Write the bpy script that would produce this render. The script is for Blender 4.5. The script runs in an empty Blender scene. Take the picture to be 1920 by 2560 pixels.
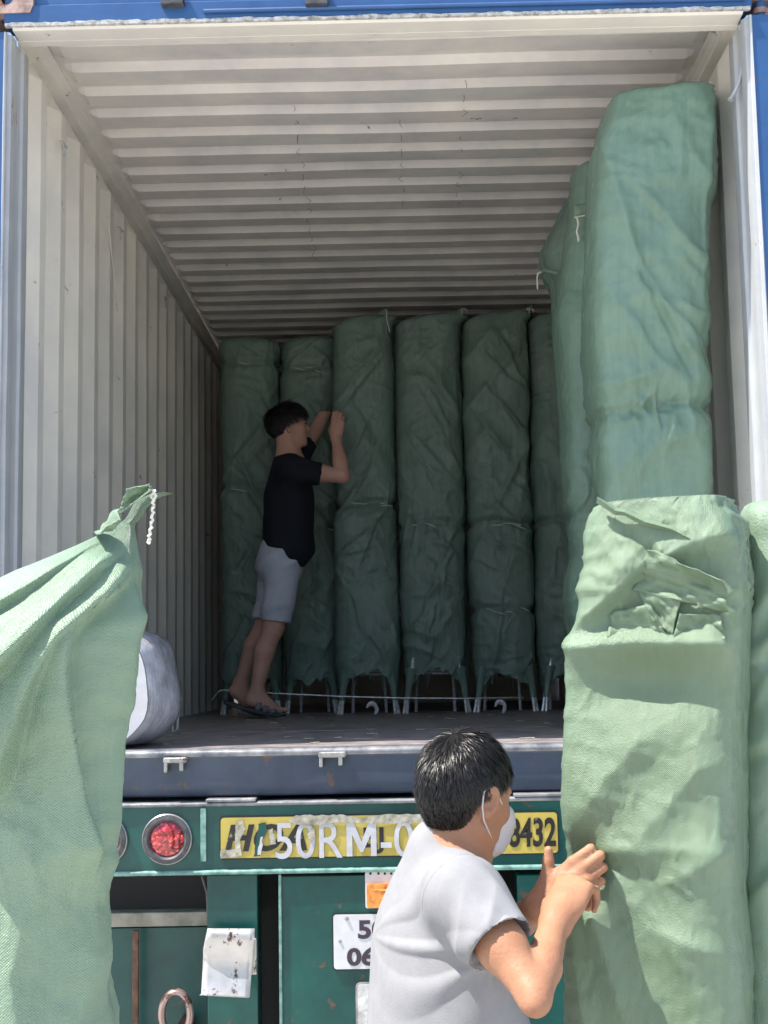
import bpy, math, random
import numpy as np
from mathutils import Vector, Matrix
R_ = math.radians
rng = np.random.default_rng(7); random.seed(7)
scn = bpy.context.scene
col = scn.collection
FZ = 1.5                                   # height of the container floor above the ground

# ------------------------------------------------------------------ camera
CAM = np.array([0.0391, -4.1153, FZ + 0.2146]); FPX = 3400.0
_p, _y, _r = 0.1184, -0.01072, -0.01813
_f = np.array([math.sin(_y)*math.cos(_p), math.cos(_y)*math.cos(_p), math.sin(_p)])
_rt = np.array([math.cos(_y), -math.sin(_y), 0.0]); _up = np.cross(_rt, _f)
_ca, _sa = math.cos(_r), math.sin(_r)
AX = _ca*_rt + _sa*_up; AU = -_sa*_rt + _ca*_up; AF = _f
cd = bpy.data.cameras.new('camera'); cam = bpy.data.objects.new('camera', cd); col.objects.link(cam)
cd.sensor_fit = 'VERTICAL'; cd.sensor_height = 36.0; cd.lens = FPX/2560*36.0
cd.clip_start = 0.05; cd.clip_end = 800
cam.matrix_world = Matrix(((AX[0], AU[0], -AF[0], CAM[0]), (AX[1], AU[1], -AF[1], CAM[1]), (AX[2], AU[2], -AF[2], CAM[2]), (0, 0, 0, 1)))
scn.camera = cam
# ------------------------------------------------------------------ light
SUN_DIR = np.array([-0.46, -0.135, 0.93]); SUN_DIR /= np.linalg.norm(SUN_DIR)
w = bpy.data.worlds.new('World'); scn.world = w; w.use_nodes = True
nt = w.node_tree; bg = nt.nodes['Background']; sk = nt.nodes.new('ShaderNodeTexSky')
sk.sky_type = 'NISHITA'; sk.sun_disc = False
sk.sun_elevation = math.asin(SUN_DIR[2]); sk.sun_rotation = math.atan2(SUN_DIR[0], SUN_DIR[1])
sk.air_density = 1.0; sk.dust_density = 1.6; sk.ozone_density = 1.0
nt.links.new(sk.outputs[0], bg.inputs[0]); bg.inputs[1].default_value = 0.15
sl = bpy.data.lights.new('sun', 'SUN'); sl.energy = 5.0; sl.angle = R_(0.55); sl.color = (1.0, 0.955, 0.88)
so = bpy.data.objects.new('sun', sl); col.objects.link(so); so.location = (-4, -4, 12)
so.rotation_euler = Vector(-SUN_DIR).to_track_quat('-Z', 'Y').to_euler()
scn.view_settings.view_transform = 'Standard'; scn.view_settings.look = 'None'
scn.view_settings.gamma = 1.0; scn.view_settings.exposure = 0.95
try:
    scn.cycles.max_bounces = 10; scn.cycles.diffuse_bounces = 9; scn.cycles.glossy_bounces = 3; scn.cycles.transmission_bounces = 6
    scn.cycles.sample_clamp_indirect = 6.0
except Exception: pass

# ------------------------------------------------------------------ helpers
def at(px, py, Y):
    """a point of the place, read off the photograph, at the distance Y"""
    d = AF + AX*(px-960)/FPX + AU*(1280-py)/FPX
    t = (Y-CAM[1])/d[1]
    return CAM + d*t
def at_plane(px, py, P0, n):
    d = AF + AX*(px-960)/FPX + AU*(1280-py)/FPX
    t = np.dot(np.array(P0)-CAM, n)/np.dot(d, n)
    return CAM + d*t
def rootoff(o):
    v = Vector((0, 0, 0))
    while o is not None: v = v + Vector(o.location); o = o.parent
    return np.array(v)
def mesh_obj(name, V, Fs, mat, parent=None, smooth=False, uv=None, label=None, kind=None, mats=None, fm=None):
    V = np.asarray(V, dtype=np.float64)
    if parent is not None: V = V - rootoff(parent)
    me = bpy.data.meshes.new(name)
    if isinstance(Fs, np.ndarray):
        nf, k = Fs.shape
        me.vertices.add(len(V)); me.vertices.foreach_set('co', V.astype(np.float32).ravel())
        me.loops.add(nf*k); me.loops.foreach_set('vertex_index', Fs.astype(np.int32).ravel())
        me.polygons.add(nf); me.polygons.foreach_set('loop_start', np.arange(0, nf*k, k, dtype=np.int32))
        try: me.polygons.foreach_set('loop_total', np.full(nf, k, dtype=np.int32))
        except Exception: pass
        me.update(calc_edges=True)
    else:
        me.from_pydata([tuple(v) for v in V], [], [tuple(f) for f in Fs]); me.update()
    if uv is not None:
        ul = me.uv_layers.new(name='UVMap'); vi = np.zeros(len(me.loops), dtype=np.int32); me.loops.foreach_get('vertex_index', vi)
        ul.data.foreach_set('uv', np.asarray(uv)[vi].astype(np.float32).ravel())
    for m in (mats or [mat]): me.materials.append(m)
    if fm is not None: me.polygons.foreach_set('material_index', np.asarray(fm, dtype=np.int32))
    if smooth: me.polygons.foreach_set('use_smooth', np.ones(len(me.polygons), dtype=bool))
    me.validate(); me.update()
    o = bpy.data.objects.new(name, me); col.objects.link(o)
    if parent is not None: o.parent = parent
    if label: o['label'] = label
    if kind: o['kind'] = kind
    return o
def thing(name, label, cat, loc, group=None):
    o = bpy.data.objects.new(name, None); col.objects.link(o); o.empty_display_size = 0.1
    o.location = tuple(float(c) for c in loc); o['label'] = label; o['category'] = cat
    if group: o['group'] = group
    return o
class MB:
    def __init__(s): s.V = []; s.F = []
    def add(s, V, F):
        b = len(s.V); s.V += [tuple(v) for v in V]; s.F += [tuple(i+b for i in f) for f in F]; return s
    def box(s, a, b, bev=0.0):
        x0, y0, z0 = [min(a[i], b[i]) for i in range(3)]; x1, y1, z1 = [max(a[i], b[i]) for i in range(3)]
        if bev <= 0:
            return s.add([(x0,y0,z0),(x1,y0,z0),(x1,y1,z0),(x0,y1,z0),(x0,y0,z1),(x1,y0,z1),(x1,y1,z1),(x0,y1,z1)],
                         [(0,3,2,1),(4,5,6,7),(0,1,5,4),(1,2,6,5),(2,3,7,6),(3,0,4,7)])
        c = bev; V = []; 
        for (z, ins) in ((z0, c), (z0+c, 0), (z1-c, 0), (z1, c)):
            for (x, y) in ((x0+c+ins*0, y0+ins), (x1-c, y0+ins), (x1-ins, y0+c), (x1-ins, y1-c), (x1-c, y1-ins), (x0+c, y1-ins), (x0+ins, y1-c), (x0+ins, y0+c)): V.append((x, y, z))
        F = [tuple(range(7, -1, -1)), tuple(range(24, 32))]
        for k in range(3):
            for i in range(8): j = (i+1) % 8; F.append((k*8+i, k*8+j, k*8+8+j, k*8+8+i))
        return s.add(V, F)
    def prism(s, poly, y0, y1, axis='y'):
        n = len(poly); V = []
        for t in (y0, y1):
            for (a, b) in poly:
                V.append((a, t, b) if axis == 'y' else ((t, a, b) if axis == 'x' else (a, b, t)))
        F = [tuple(range(n)), tuple(range(2*n-1, n-1, -1))] + [(i, n+i, n+(i+1) % n, (i+1) % n) for i in range(n)]
        return s.add(V, F)
    def tube(s, pts, r, n=8, cap=True, rot=0):
        pts = [np.array(p, float) for p in pts]; m = len(pts)
        rr = r if hasattr(r, '__len__') else [r]*m
        V = []; prev = None
        for i, p in enumerate(pts):
            t = pts[min(i+1, m-1)]-pts[max(i-1, 0)]; t = t/(np.linalg.norm(t)+1e-9)
            if prev is None:
                a = np.array([0, 0, 1.0]) if abs(t[2]) < .9 else np.array([1.0, 0, 0]); u = np.cross(t, a)
            else: u = prev-t*np.dot(prev, t)
            u /= np.linalg.norm(u)+1e-9; prev = u; v = np.cross(t, u)
            for k in range(n):
                a = 2*math.pi*k/n+rot; V.append(p+rr[i]*(math.cos(a)*u+math.sin(a)*v))
        F = []
        for i in range(m-1):
            for k in range(n): F.append((i*n+k, i*n+(k+1) % n, (i+1)*n+(k+1) % n, (i+1)*n+k))
        if cap: F += [tuple(range(n-1, -1, -1)), tuple(range((m-1)*n, m*n))]
        return s.add(V, F)
    def lathe(s, prof, c, axis='y', n=32):
        """prof: (radius, along) pairs about an axis through c"""
        V = []; F = []; m = len(prof)
        for (r, a) in prof:
            for k in range(n):
                t = 2*math.pi*k/n
                if axis == 'y': V.append((c[0]+r*math.cos(t), c[1]+a, c[2]+r*math.sin(t)))
                else: V.append((c[0]+r*math.cos(t), c[1]+r*math.sin(t), c[2]+a))
        for i in range(m-1):
            for k in range(n): F.append((i*n+k, i*n+(k+1) % n, (i+1)*n+(k+1) % n, (i+1)*n+k))
        F.append(tuple(range((m-1)*n, m*n))); F.append(tuple(range(n-1, -1, -1)))
        return s.add(V, F)
    def obj(s, name, mat, parent=None, smooth=False, label=None, kind=None):
        return mesh_obj(name, np.array(s.V), s.F, mat, parent, smooth, label=label, kind=kind)
def autosmooth(o, deg=35):
    me = o.data
    me.polygons.foreach_set('use_smooth', np.ones(len(me.polygons), dtype=bool))
    try: me.set_sharp_from_angle(angle=R_(deg))
    except Exception: pass
    return o

# ------------------------------------------------------------------ numpy noise
def _hash(i, j, k, seed):
    h = (i*374761393 + j*668265263 + k*2147483647 + seed*974634541).astype(np.int64)
    h = (h ^ (h >> 13))*1274126177; h = h & 0x7fffffff
    h = (h ^ (h >> 16))*2246822519 & 0x7fffffff
    return (h & 0xffff)/32767.5-1.0
def noise3(P, seed=0):
    P = np.asarray(P, float); I = np.floor(P).astype(np.int64); f = P-I; u = f*f*f*(f*(f*6-15)+10)
    r = 0
    for a in (0, 1):
        for b in (0, 1):
            for c in (0, 1):
                r = r + _hash(I[..., 0]+a, I[..., 1]+b, I[..., 2]+c, seed)*(u[..., 0] if a else 1-u[..., 0])*(u[..., 1] if b else 1-u[..., 1])*(u[..., 2] if c else 1-u[..., 2])
    return r
def tri(x): return np.abs((x % 1.0)*2-1)
def sstep(x, a, b):
    t = np.clip((x-a)/(b-a), 0, 1); return t*t*(3-2*t)
def creases(Q, ang, freq, warp, wf, seed, sharp=1.3):
    """Q (...,3) -> sharp folds running along angle ang (from vertical, in the first/third axes)"""
    nx, nz = math.cos(ang), math.sin(ang)
    t = (Q[..., 0]*nx+Q[..., 2]*nz)*freq + Q[..., 1]*freq*0.8
    t = t + warp*noise3(Q*wf, seed)
    m = sstep(noise3(Q*wf*0.8+17.3, seed+5), -0.35, 0.45)
    return (1-tri(t))**sharp*m
def crumple(Q, seed, f0=9.0, dirs=5):
    h = 0; r = np.random.default_rng(seed)
    for k in range(dirs):
        a = r.uniform(0, math.pi); f = f0*r.uniform(.7, 1.6)
        h = h + creases(Q, a, f, 1.1, f0*.28, seed+k*11, 1.5)*(f0/f)
    return h/dirs
def wr(U, W, ang, fa, fl, seed, warp=.5, lo=-.5, hi=.3, p=1.0):
    """wrinkles running along ang from the vertical: fa folds a metre across, fl along; sharp crests, patchy"""
    c, s = math.cos(ang), math.sin(ang); a = U*c-W*s; l = U*s+W*c
    z = np.zeros_like(a)+seed*1.37
    q = np.stack([a*fa*.4, l*fl*.7, z], -1); wa = noise3(q+9.1, seed+3)
    n = noise3(np.stack([a*fa+warp*wa*2, l*fl+warp*wa, z], -1), seed)
    r = np.clip(1-np.abs(n)*2.4, 0, 1)**p
    m = sstep(noise3(np.stack([a*fa*.33, l*fl*.5, z+5], -1), seed+7), lo, hi)
    return r*m
def crush(U, W, seed, f=6.0, oct=4):
    """crushed film: facets bounded by sharp creases in all directions"""
    h = 0; am = 1.0
    for k in range(oct):
        h = h+am*wr(U, W, (seed*1.7+k*1.1) % 3.14, f*1.5, f*.8, seed+k*13, .9, -.7, .2, 1.0); am *= .58; f *= 1.85
    return h
def tension(A, Z, hw, z0, z1, seed, n=8, diag=1, amp=.014, slope=(1.2, 2.6), ln=(.25, .6)):
    """a handful of long taut creases: each a narrow crest with a steep side, slanting down from one edge"""
    r = np.random.default_rng(seed); h = 0
    for k in range(n):
        a0 = -diag*hw*r.uniform(-.5, 1.0); zz = r.uniform(z0, z1); L = r.uniform(*ln); sl = r.uniform(*slope); dx = diag*L/math.hypot(1, sl); dz = -L*sl/math.hypot(1, sl)
        p = [(a0, zz)]; 
        for q in (.25, .5, .75, 1): p.append((a0+dx*q+.010*r.normal(), zz+dz*q+.25*L*(q*(1-q))*.3))
        h = h+ridge(A, Z, p, amp*r.uniform(.6, 1.3), r.uniform(.018, .05), r.uniform(.006, .012), r.choice([-1, 1]), L*.3)
    return h
def ridge(A, Z, pts, amp, lu, ld, side=1, endfade=0.04):
    """a fold along the polyline pts (a,z): gentle rise on one side (lu), quick fall on the other (ld)"""
    best = np.full(A.shape, 1e9); sg = np.zeros(A.shape); tt = np.zeros(A.shape)
    L = [0]
    for i in range(len(pts)-1): L.append(L[-1]+math.dist(pts[i], pts[i+1]))
    for i in range(len(pts)-1):
        (x0, z0), (x1, z1) = pts[i], pts[i+1]; dx, dz = x1-x0, z1-z0; l2 = dx*dx+dz*dz
        t = np.clip(((A-x0)*dx+(Z-z0)*dz)/l2, 0, 1); ex = A-x0-t*dx; ez = Z-z0-t*dz; d = np.hypot(ex, ez)
        m = d < best; best = np.where(m, d, best); sg = np.where(m, np.sign(dx*(Z-z0)-dz*(A-x0)), sg); tt = np.where(m, L[i]+t*math.sqrt(l2), tt)
    s = best*sg*side
    prof = np.where(s > 0, np.exp(-(s/lu)**1.3), np.exp(-(np.abs(s)/ld)**1.3))
    fade = np.clip(tt/endfade, 0, 1)*np.clip((L[-1]-tt)/endfade, 0, 1)*0.85+0.15*(best < 1e8)
    return amp*prof*fade

# ------------------------------------------------------------------ materials
def M(name, col=(.5, .5, .5), rough=.5, metal=0.0, spec=.5, bump=None, var=None, rust=None, coat=0, trans=0, sss=0):
    m = bpy.data.materials.new(name); m.use_nodes = True; n = m.node_tree.nodes; l = m.node_tree.links
    b = n['Principled BSDF']; b.inputs['Base Color'].default_value = (*col, 1); b.inputs['Roughness'].default_value = rough
    b.inputs['Metallic'].default_value = metal; b.inputs['Specular IOR Level'].default_value = spec
    b.inputs['Coat Weight'].default_value = coat
    tc = n.new('ShaderNodeTexCoord'); last = None
    if var:                                      # (scale, low colour factor, high colour factor)
        nz = n.new('ShaderNodeTexNoise'); nz.inputs['Scale'].default_value = var[0]; nz.inputs['Detail'].default_value = 6; nz.inputs['Roughness'].default_value = .62
        l.new(tc.outputs['Object'], nz.inputs['Vector'])
        cr = n.new('ShaderNodeValToRGB'); l.new(nz.outputs[0], cr.inputs[0])
        cr.color_ramp.elements[0].position = .32; cr.color_ramp.elements[1].position = .68
        cr.color_ramp.elements[0].color = tuple(min(1, c*k) for c, k in zip(col, var[1]))+(1,)
        cr.color_ramp.elements[1].color = tuple(min(1, c*k) for c, k in zip(col, var[2]))+(1,)
        last = cr.outputs[0]
    if rust:                                     # (scale, threshold, colour, [stretch])
        st = rust[3] if len(rust) > 3 else (1, 1, 1)
        mp = n.new('ShaderNodeMapping'); mp.inputs['Scale'].default_value = st; l.new(tc.outputs['Object'], mp.inputs[0])
        nz = n.new('ShaderNodeTexNoise'); nz.inputs['Scale'].default_value = rust[0]; nz.inputs['Detail'].default_value = 9; nz.inputs['Roughness'].default_value = .7
        l.new(mp.outputs[0], nz.inputs['Vector'])
        cr = n.new('ShaderNodeValToRGB'); cr.color_ramp.elements[0].position = rust[1]; cr.color_ramp.elements[1].position = rust[1]+.035
        cr.color_ramp.elements[0].color = (0, 0, 0, 1); cr.color_ramp.elements[1].color = (1, 1, 1, 1); l.new(nz.outputs[0], cr.inputs[0])
        mx = n.new('ShaderNodeMix'); mx.data_type = 'RGBA'; l.new(cr.outputs[0], mx.inputs['Factor'])
        if last: l.new(last, mx.inputs['A'])
        else: mx.inputs['A'].default_value = (*col, 1)
        mx.inputs['B'].default_value = (*rust[2], 1); last = mx.outputs['Result']
    if last: l.new(last, b.inputs['Base Color'])
    if bump:                                     # (scale, strength, distance)
        nz = n.new('ShaderNodeTexNoise'); nz.inputs['Scale'].default_value = bump[0]; nz.inputs['Detail'].default_value = 5
        l.new(tc.outputs['Object'], nz.inputs['Vector']); bp = n.new('ShaderNodeBump'); bp.inputs['Strength'].default_value = bump[1]; bp.inputs['Distance'].default_value = bump[2]
        l.new(nz.outputs[0], bp.inputs['Height']); l.new(bp.outputs[0], b.inputs['Normal'])
    if sss: b.inputs['Subsurface Weight'].default_value = sss; b.inputs['Subsurface Radius'].default_value = (1, .35, .2); b.inputs['Subsurface Scale'].default_value = .012
    m.diffuse_color = (*col, 1)
    return m
def woven(name, c1, c2, c3, tape=0.0045, bumpd=0.0012, rough=.38, transl=.22, streak=90):
    """woven polypropylene sacking: flat tapes over and under, a glossy film over it, faint streaks"""
    m = bpy.data.materials.new(name); m.use_nodes = True; n = m.node_tree.nodes; l = m.node_tree.links
    b = n['Principled BSDF']; uv = n.new('ShaderNodeUVMap')
    sx = n.new('ShaderNodeSeparateXYZ'); l.new(uv.outputs[0], sx.inputs[0])
    def mth(op, a, bb=None):
        k = n.new('ShaderNodeMath'); k.operation = op
        for i, x in enumerate((a, bb)):
            if x is None: continue
            if isinstance(x, (int, float)): k.inputs[i].default_value = x
            else: l.new(x, k.inputs[i])
        return k.outputs[0]
    u = mth('MULTIPLY', sx.outputs[0], math.pi/tape); v = mth('MULTIPLY', sx.outputs[1], math.pi/tape)
    su = mth('SINE', u); sv = mth('SINE', v)
    wv = mth('MULTIPLY', su, sv)
    def noi(scale, st, det=4, ro=.6):
        mp = n.new('ShaderNodeMapping'); mp.inputs['Scale'].default_value = st; l.new(uv.outputs[0], mp.inputs[0])
        z = n.new('ShaderNodeTexNoise'); z.inputs['Scale'].default_value = scale; z.inputs['Detail'].default_value = det; z.inputs['Roughness'].default_value = ro
        l.new(mp.outputs[0], z.inputs['Vector']); return z.outputs[0]
    s1 = noi(streak, (1, .035, 1), 3); s2 = noi(3.1, (1, .7, 1), 5, .65); s3 = noi(22, (1, 1, 1), 5); s4 = noi(260, (1, 1, 1), 2); s5 = noi(700, (1, .05, 1), 2)
    cr = n.new('ShaderNodeValToRGB'); cr.color_ramp.elements[0].position = .25; cr.color_ramp.elements[1].position = .75
    cr.color_ramp.elements[0].color = (*c1, 1); cr.color_ramp.elements[1].color = (*c3, 1); e = cr.color_ramp.elements.new(.5); e.color = (*c2, 1)
    t = mth('ADD', mth('MULTIPLY', s1, .30), mth('ADD', mth('MULTIPLY', s2, .55), mth('MULTIPLY', s3, .15)))
    t = mth('ADD', t, mth('MULTIPLY', wv, .035)); l.new(t, cr.inputs[0]); l.new(cr.outputs[0], b.inputs['Base Color'])
    b.inputs['Roughness'].default_value = rough; b.inputs['Specular IOR Level'].default_value = .5
    bp = n.new('ShaderNodeBump'); bp.inputs['Strength'].default_value = .9; bp.inputs['Distance'].default_value = bumpd
    hh = mth('ADD', mth('MULTIPLY', wv, .28), mth('ADD', mth('MULTIPLY', s3, .9), mth('ADD', mth('MULTIPLY', s4, 1.5), mth('MULTIPLY', s5, .6)))); l.new(hh, bp.inputs['Height'])
    bp2 = n.new('ShaderNodeBump'); bp2.inputs['Strength'].default_value = .55; bp2.inputs['Distance'].default_value = .012
    l.new(noi(16, (1.3, .6, 1), 3, .5), bp2.inputs['Height']); l.new(bp2.outputs[0], bp.inputs['Normal'])
    l.new(bp.outputs[0], b.inputs['Normal'])
    tr = n.new('ShaderNodeBsdfTranslucent'); l.new(cr.outputs[0], tr.inputs[0]); l.new(bp.outputs[0], tr.inputs['Normal'])
    mx = n.new('ShaderNodeMixShader'); mx.inputs[0].default_value = transl; l.new(b.outputs[0], mx.inputs[1]); l.new(tr.outputs[0], mx.inputs[2])
    l.new(mx.outputs[0], n['Material Output'].inputs['Surface']); m.diffuse_color = (*c2, 1)
    return m
mt = {}
mt['cream'] = M('cream_interior_paint', (.79, .755, .69), .5, var=(2.2, (.80, .80, .83), (1.06, 1.05, 1.0)), rust=(7, .66, (.16, .10, .07)), bump=(26, .25, .004))
mt['cream_dark'] = M('cream_roof_paint', (.77, .73, .68), .42, var=(3.0, (.76, .76, .80), (1.06, 1.05, 1.02)), rust=(11, .67, (.12, .10, .09)), bump=(14, .3, .006))
mt['white'] = M('white_post_paint', (.42, .435, .45), .42, var=(6, (.88, .89, .92), (1.06, 1.05, 1.03)), rust=(9, .63, (.33, .20, .13), (1, 1, .5)), bump=(40, .2, .003))
mt['gasket'] = M('perished_rubber', (.30, .29, .27), .8, var=(40, (.4, .4, .4), (2.1, 2.05, 2.0)), bump=(90, .9, .006))
mt['blue'] = M('blue_container_paint', (.030, .095, .25), .38, var=(4, (.82, .85, .86), (1.15, 1.12, 1.08)), rust=(13, .64, (.15, .07, .045)), bump=(18, .3, .004))
mt['blue_sill'] = M('worn_blue_sill_paint', (.038, .056, .090), .42, var=(5, (.72, .75, .78), (1.35, 1.28, 1.2)), rust=(15, .60, (.11, .065, .05), (1, 1, .8)), bump=(16, .45, .005))
mt['lip'] = M('bare_scuffed_steel', (.22, .225, .23), .38, .3, var=(14, (.35, .4, .5), (1.6, 1.55, 1.5)), bump=(20, .6, .004))
mt['ply'] = M('dark_plywood_floor', (.22, .20, .205), .42, var=(9, (.55, .55, .58), (1.55, 1.5, 1.45)), bump=(60, .5, .003))
mt['green'] = M('teal_trailer_paint', (.005, .068, .060), .34, var=(5, (.55, .60, .62), (1.35, 1.3, 1.25)), rust=(14, .635, (.10, .07, .05)), bump=(5, .35, .01))
mt['green_lip'] = M('chalky_teal_edge', (.11, .24, .22), .4, var=(30, (.5, .6, .6), (2.2, 1.8, 1.7)))
mt['black'] = M('black_rubber', (.012, .012, .013), .6)
mt['rubber'] = M('grey_rubber_bezel', (.06, .06, .065), .55, var=(40, (.6, .6, .6), (1.6, 1.6, 1.6)))
mt['steel'] = M('scratched_steel', (.36, .35, .34), .34, .55, var=(30, (.55, .55, .55), (1.3, 1.3, 1.3)), rust=(18, .60, (.14, .08, .05)), bump=(50, .3, .002))
mt['chrome'] = M('galvanised_tube', (.80, .82, .83), .32, .45, var=(50, (.6, .6, .6), (1.2, 1.2, 1.2)))
mt['rust'] = M('rusty_iron', (.13, .075, .05), .75, var=(25, (.5, .5, .5), (1.7, 1.4, 1.2)), bump=(60, .8, .004))
mt['pinkrust'] = M('rust_stained_casting', (.34, .24, .21), .6, .2, var=(14, (.5, .45, .42), (1.5, 1.5, 1.5)), rust=(12, .56, (.16, .06, .035)), bump=(30, .6, .005))
mt['yellow'] = M('yellow_plate_vinyl', (.46, .37, .075), .4, var=(12, (.85, .85, .8), (1.12, 1.1, 1.2)), rust=(16, .70, (.30, .27, .20)))
mt['plate_white'] = M('white_plate', (.62, .62, .64), .35, var=(20, (.88, .88, .88), (1.05, 1.05, 1.05)))
mt['letter_black'] = M('black_lettering', (.016, .014, .014), .4, rust=(30, .62, (.25, .22, .16)))
mt['letter_plum'] = M('dark_embossed_digits', (.045, .03, .045), .4)
mt['letter_white'] = M('white_overlay_letters', (.50, .50, .53), .5, var=(20, (.75, .75, .75), (1.08, 1.08, 1.08)), rust=(22, .64, (.36, .31, .14)))
mt['tape'] = M('torn_grey_tape', (.34, .32, .25), .5, var=(28, (.5, .5, .45), (1.6, 1.6, 1.7)), bump=(60, .8, .004))
mt['string'] = M('white_twine', (.70, .69, .62), .7, bump=(300, .8, .002))
mt['amber'] = M('amber_lens', (.72, .22, .015), .15, coat=.6, var=(60, (.5, .4, .5), (1.3, 1.5, 2)))
mt['red'] = None
def red_lens():
    m = bpy.data.materials.new('red_reflector_lens'); m.use_nodes = True; n = m.node_tree.nodes; l = m.node_tree.links; b = n['Principled BSDF']
    tc = n.new('ShaderNodeTexCoord'); v = n.new('ShaderNodeTexVoronoi'); v.inputs['Scale'].default_value = 150; l.new(tc.outputs['Object'], v.inputs['Vector'])
    cr = n.new('ShaderNodeValToRGB'); cr.color_ramp.elements[0].color = (.16, .002, .006, 1); cr.color_ramp.elements[1].color = (.95, .10, .10, 1)
    cr.color_ramp.elements[0].position = .25; cr.color_ramp.elements[1].position = .95; e = cr.color_ramp.elements.new(.7); e.color = (.52, .008, .018, 1)
    sp = n.new('ShaderNodeSeparateColor'); l.new(v.outputs['Color'], sp.inputs[0]); l.new(sp.outputs[0], cr.inputs[0]); l.new(cr.outputs[0], b.inputs['Base Color'])
    bp = n.new('ShaderNodeBump'); bp.inputs['Strength'].default_value = .8; bp.inputs['Distance'].default_value = .003; l.new(sp.outputs[1], bp.inputs['Height']); l.new(bp.outputs[0], b.inputs['Normal'])
    b.inputs['Roughness'].default_value = .12; b.inputs['Coat Weight'].default_value = 1.0; return m
mt['red'] = red_lens()
mt['clear_lens'] = M('clear_ribbed_lens', (.55, .55, .55), .15, .1, coat=.7, var=(30, (.6, .6, .6), (1.3, 1.3, 1.3)), bump=(80, .6, .003))
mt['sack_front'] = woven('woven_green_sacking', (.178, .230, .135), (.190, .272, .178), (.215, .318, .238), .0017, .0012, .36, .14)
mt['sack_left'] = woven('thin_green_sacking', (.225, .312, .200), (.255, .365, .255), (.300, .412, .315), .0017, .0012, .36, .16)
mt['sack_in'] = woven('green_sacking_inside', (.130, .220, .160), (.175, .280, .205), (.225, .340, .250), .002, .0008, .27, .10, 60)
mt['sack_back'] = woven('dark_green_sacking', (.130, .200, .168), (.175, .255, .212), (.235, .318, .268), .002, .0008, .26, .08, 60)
mt['ground'] = M('pale_concrete_yard', (.50, .48, .45), .85, var=(.7, (.85, .85, .85), (1.12, 1.12, 1.12)), rust=(2.5, .66, (.26, .25, .235)), bump=(25, .4, .01))
# ------------------------------------------------------------------ the ground
g = mesh_obj('ground', [(-150, -150, 0), (150, -150, 0), (150, 150, 0), (-150, 150, 0)], [(0, 1, 2, 3)], mt['ground'], kind='structure')
# ------------------------------------------------------------------ shipping container
ctn = thing('shipping_container', 'open blue shipping container with cream corrugated interior, sitting on the green trailer', 'shipping container', (0, 0, FZ-.15))
CL = 6.0
def side_wall(sx):
    ys = [.20, .296]; xs = [1.201, 1.201]; y = .296
    while y < CL-.35:
        for dy, x in ((.068, 1.165), (.072, 1.165), (.068, 1.201), (.070, 1.201)): y += dy; ys.append(y); xs.append(x)
    ys.append(CL-.02); xs.append(1.201)
    zb, z1, zt = 0.0, 2.275, 2.335
    prof = list(zip(xs, ys)); V = []; F = []; n = len(prof)
    zs = np.concatenate([[zb, .03], np.linspace(.12, z1, 12), [zt, 2.36]])
    for k, z in enumerate(zs):
        for (x, yy) in prof:
            f = 1.0
            if z > z1+.001: f = 0.0 if z > zt-.001 else 1.0       # folds die out in a sloped end under the top rail
            xx = 1.201-(1.201-x)*f
            xx += .0018*float(noise3(np.array([yy*3, z*2.2, 1.0 if sx > 0 else 5.0]), 3))
            V.append((sx*xx, yy, FZ+z))
    for k in range(len(zs)-1):
        for i in range(n-1):
            q = (k*n+i, k*n+i+1, (k+1)*n+i+1, (k+1)*n+i); F.append(q if sx < 0 else q[::-1])
    o = mesh_obj('corrugated_wall', V, F, mt['cream'], ctn, label=('left' if sx < 0 else 'right')+' inner wall of cream corrugated steel')
    # the outer skin, blue
    V2 = [(v[0]+sx*.03, v[1], v[2]) for v in V]
    mesh_obj('outer_skin', V2, [f[::-1] for f in F], mt['blue'], ctn, label='blue outer face of the corrugated wall')
    # top rail with welded strip
    m = MB(); m.prism([(sx*1.209, FZ+2.345), (sx*1.167, FZ+2.345), (sx*1.1640, FZ+2.356), (sx*1.150, FZ+2.366), (sx*1.134, FZ+2.370), (sx*1.134, FZ+2.376), (sx*1.209, FZ+2.376)][::(1 if sx > 0 else -1)], .13, CL)
    autosmooth(m.obj('top_rail', mt['cream'], ctn), 20)
    m = MB(); m.box((sx*1.24, .16, FZ-.14), (sx*1.170, CL, FZ+.0)); m.obj('bottom_rail', mt['blue'], ctn)
side_wall(-1); side_wall(1)
# roof
ys = [.06, .27]; zs = [2.380, 2.380]; y = .27
PR = .1997
while y < CL-.3:
    for dy, z in ((.026, 2.359), (.092, 2.359), (.040, 2.385), (PR-.158, 2.385)): y += dy; ys.append(y); zs.append(z)
ys.append(CL); zs.append(2.380)
xs = np.array([-1.15, -1.125, -1.112, -1.09, -1.065, -.9]+list(np.linspace(-.75, .75, 11))+[.9, 1.065, 1.09, 1.112, 1.125, 1.15])
V = []; F = []; n = len(xs)
for yy, z in zip(ys, zs):
    for x in xs:
        f = float(sstep(np.array(1.130-abs(x)), 0, .05)); zz = 2.380+(z-2.380)*f
        yo = .018*(1-float(sstep(np.array(1.10-abs(x)), 0, .07)))*(1 if z < 2.37 else -1)
        zz += .004*float(noise3(np.array([x*1.7, yy*1.9, 3.3]), 9))*f
        V.append((x, yy+yo*0, FZ+zz))
for k in range(len(ys)-1):
    for i in range(n-1): F.append((k*n+i, (k+1)*n+i, (k+1)*n+i+1, k*n+i+1))
ro = mesh_obj('roof', V, F, mt['cream_dark'], ctn, label='cream roof sheet pressed in crosswise corrugations'); autosmooth(ro, 14)
mesh_obj('roof_skin', [(a, b, c+.03) for a, b, c in V], [f[::-1] for f in F], mt['blue'], ctn)
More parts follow.
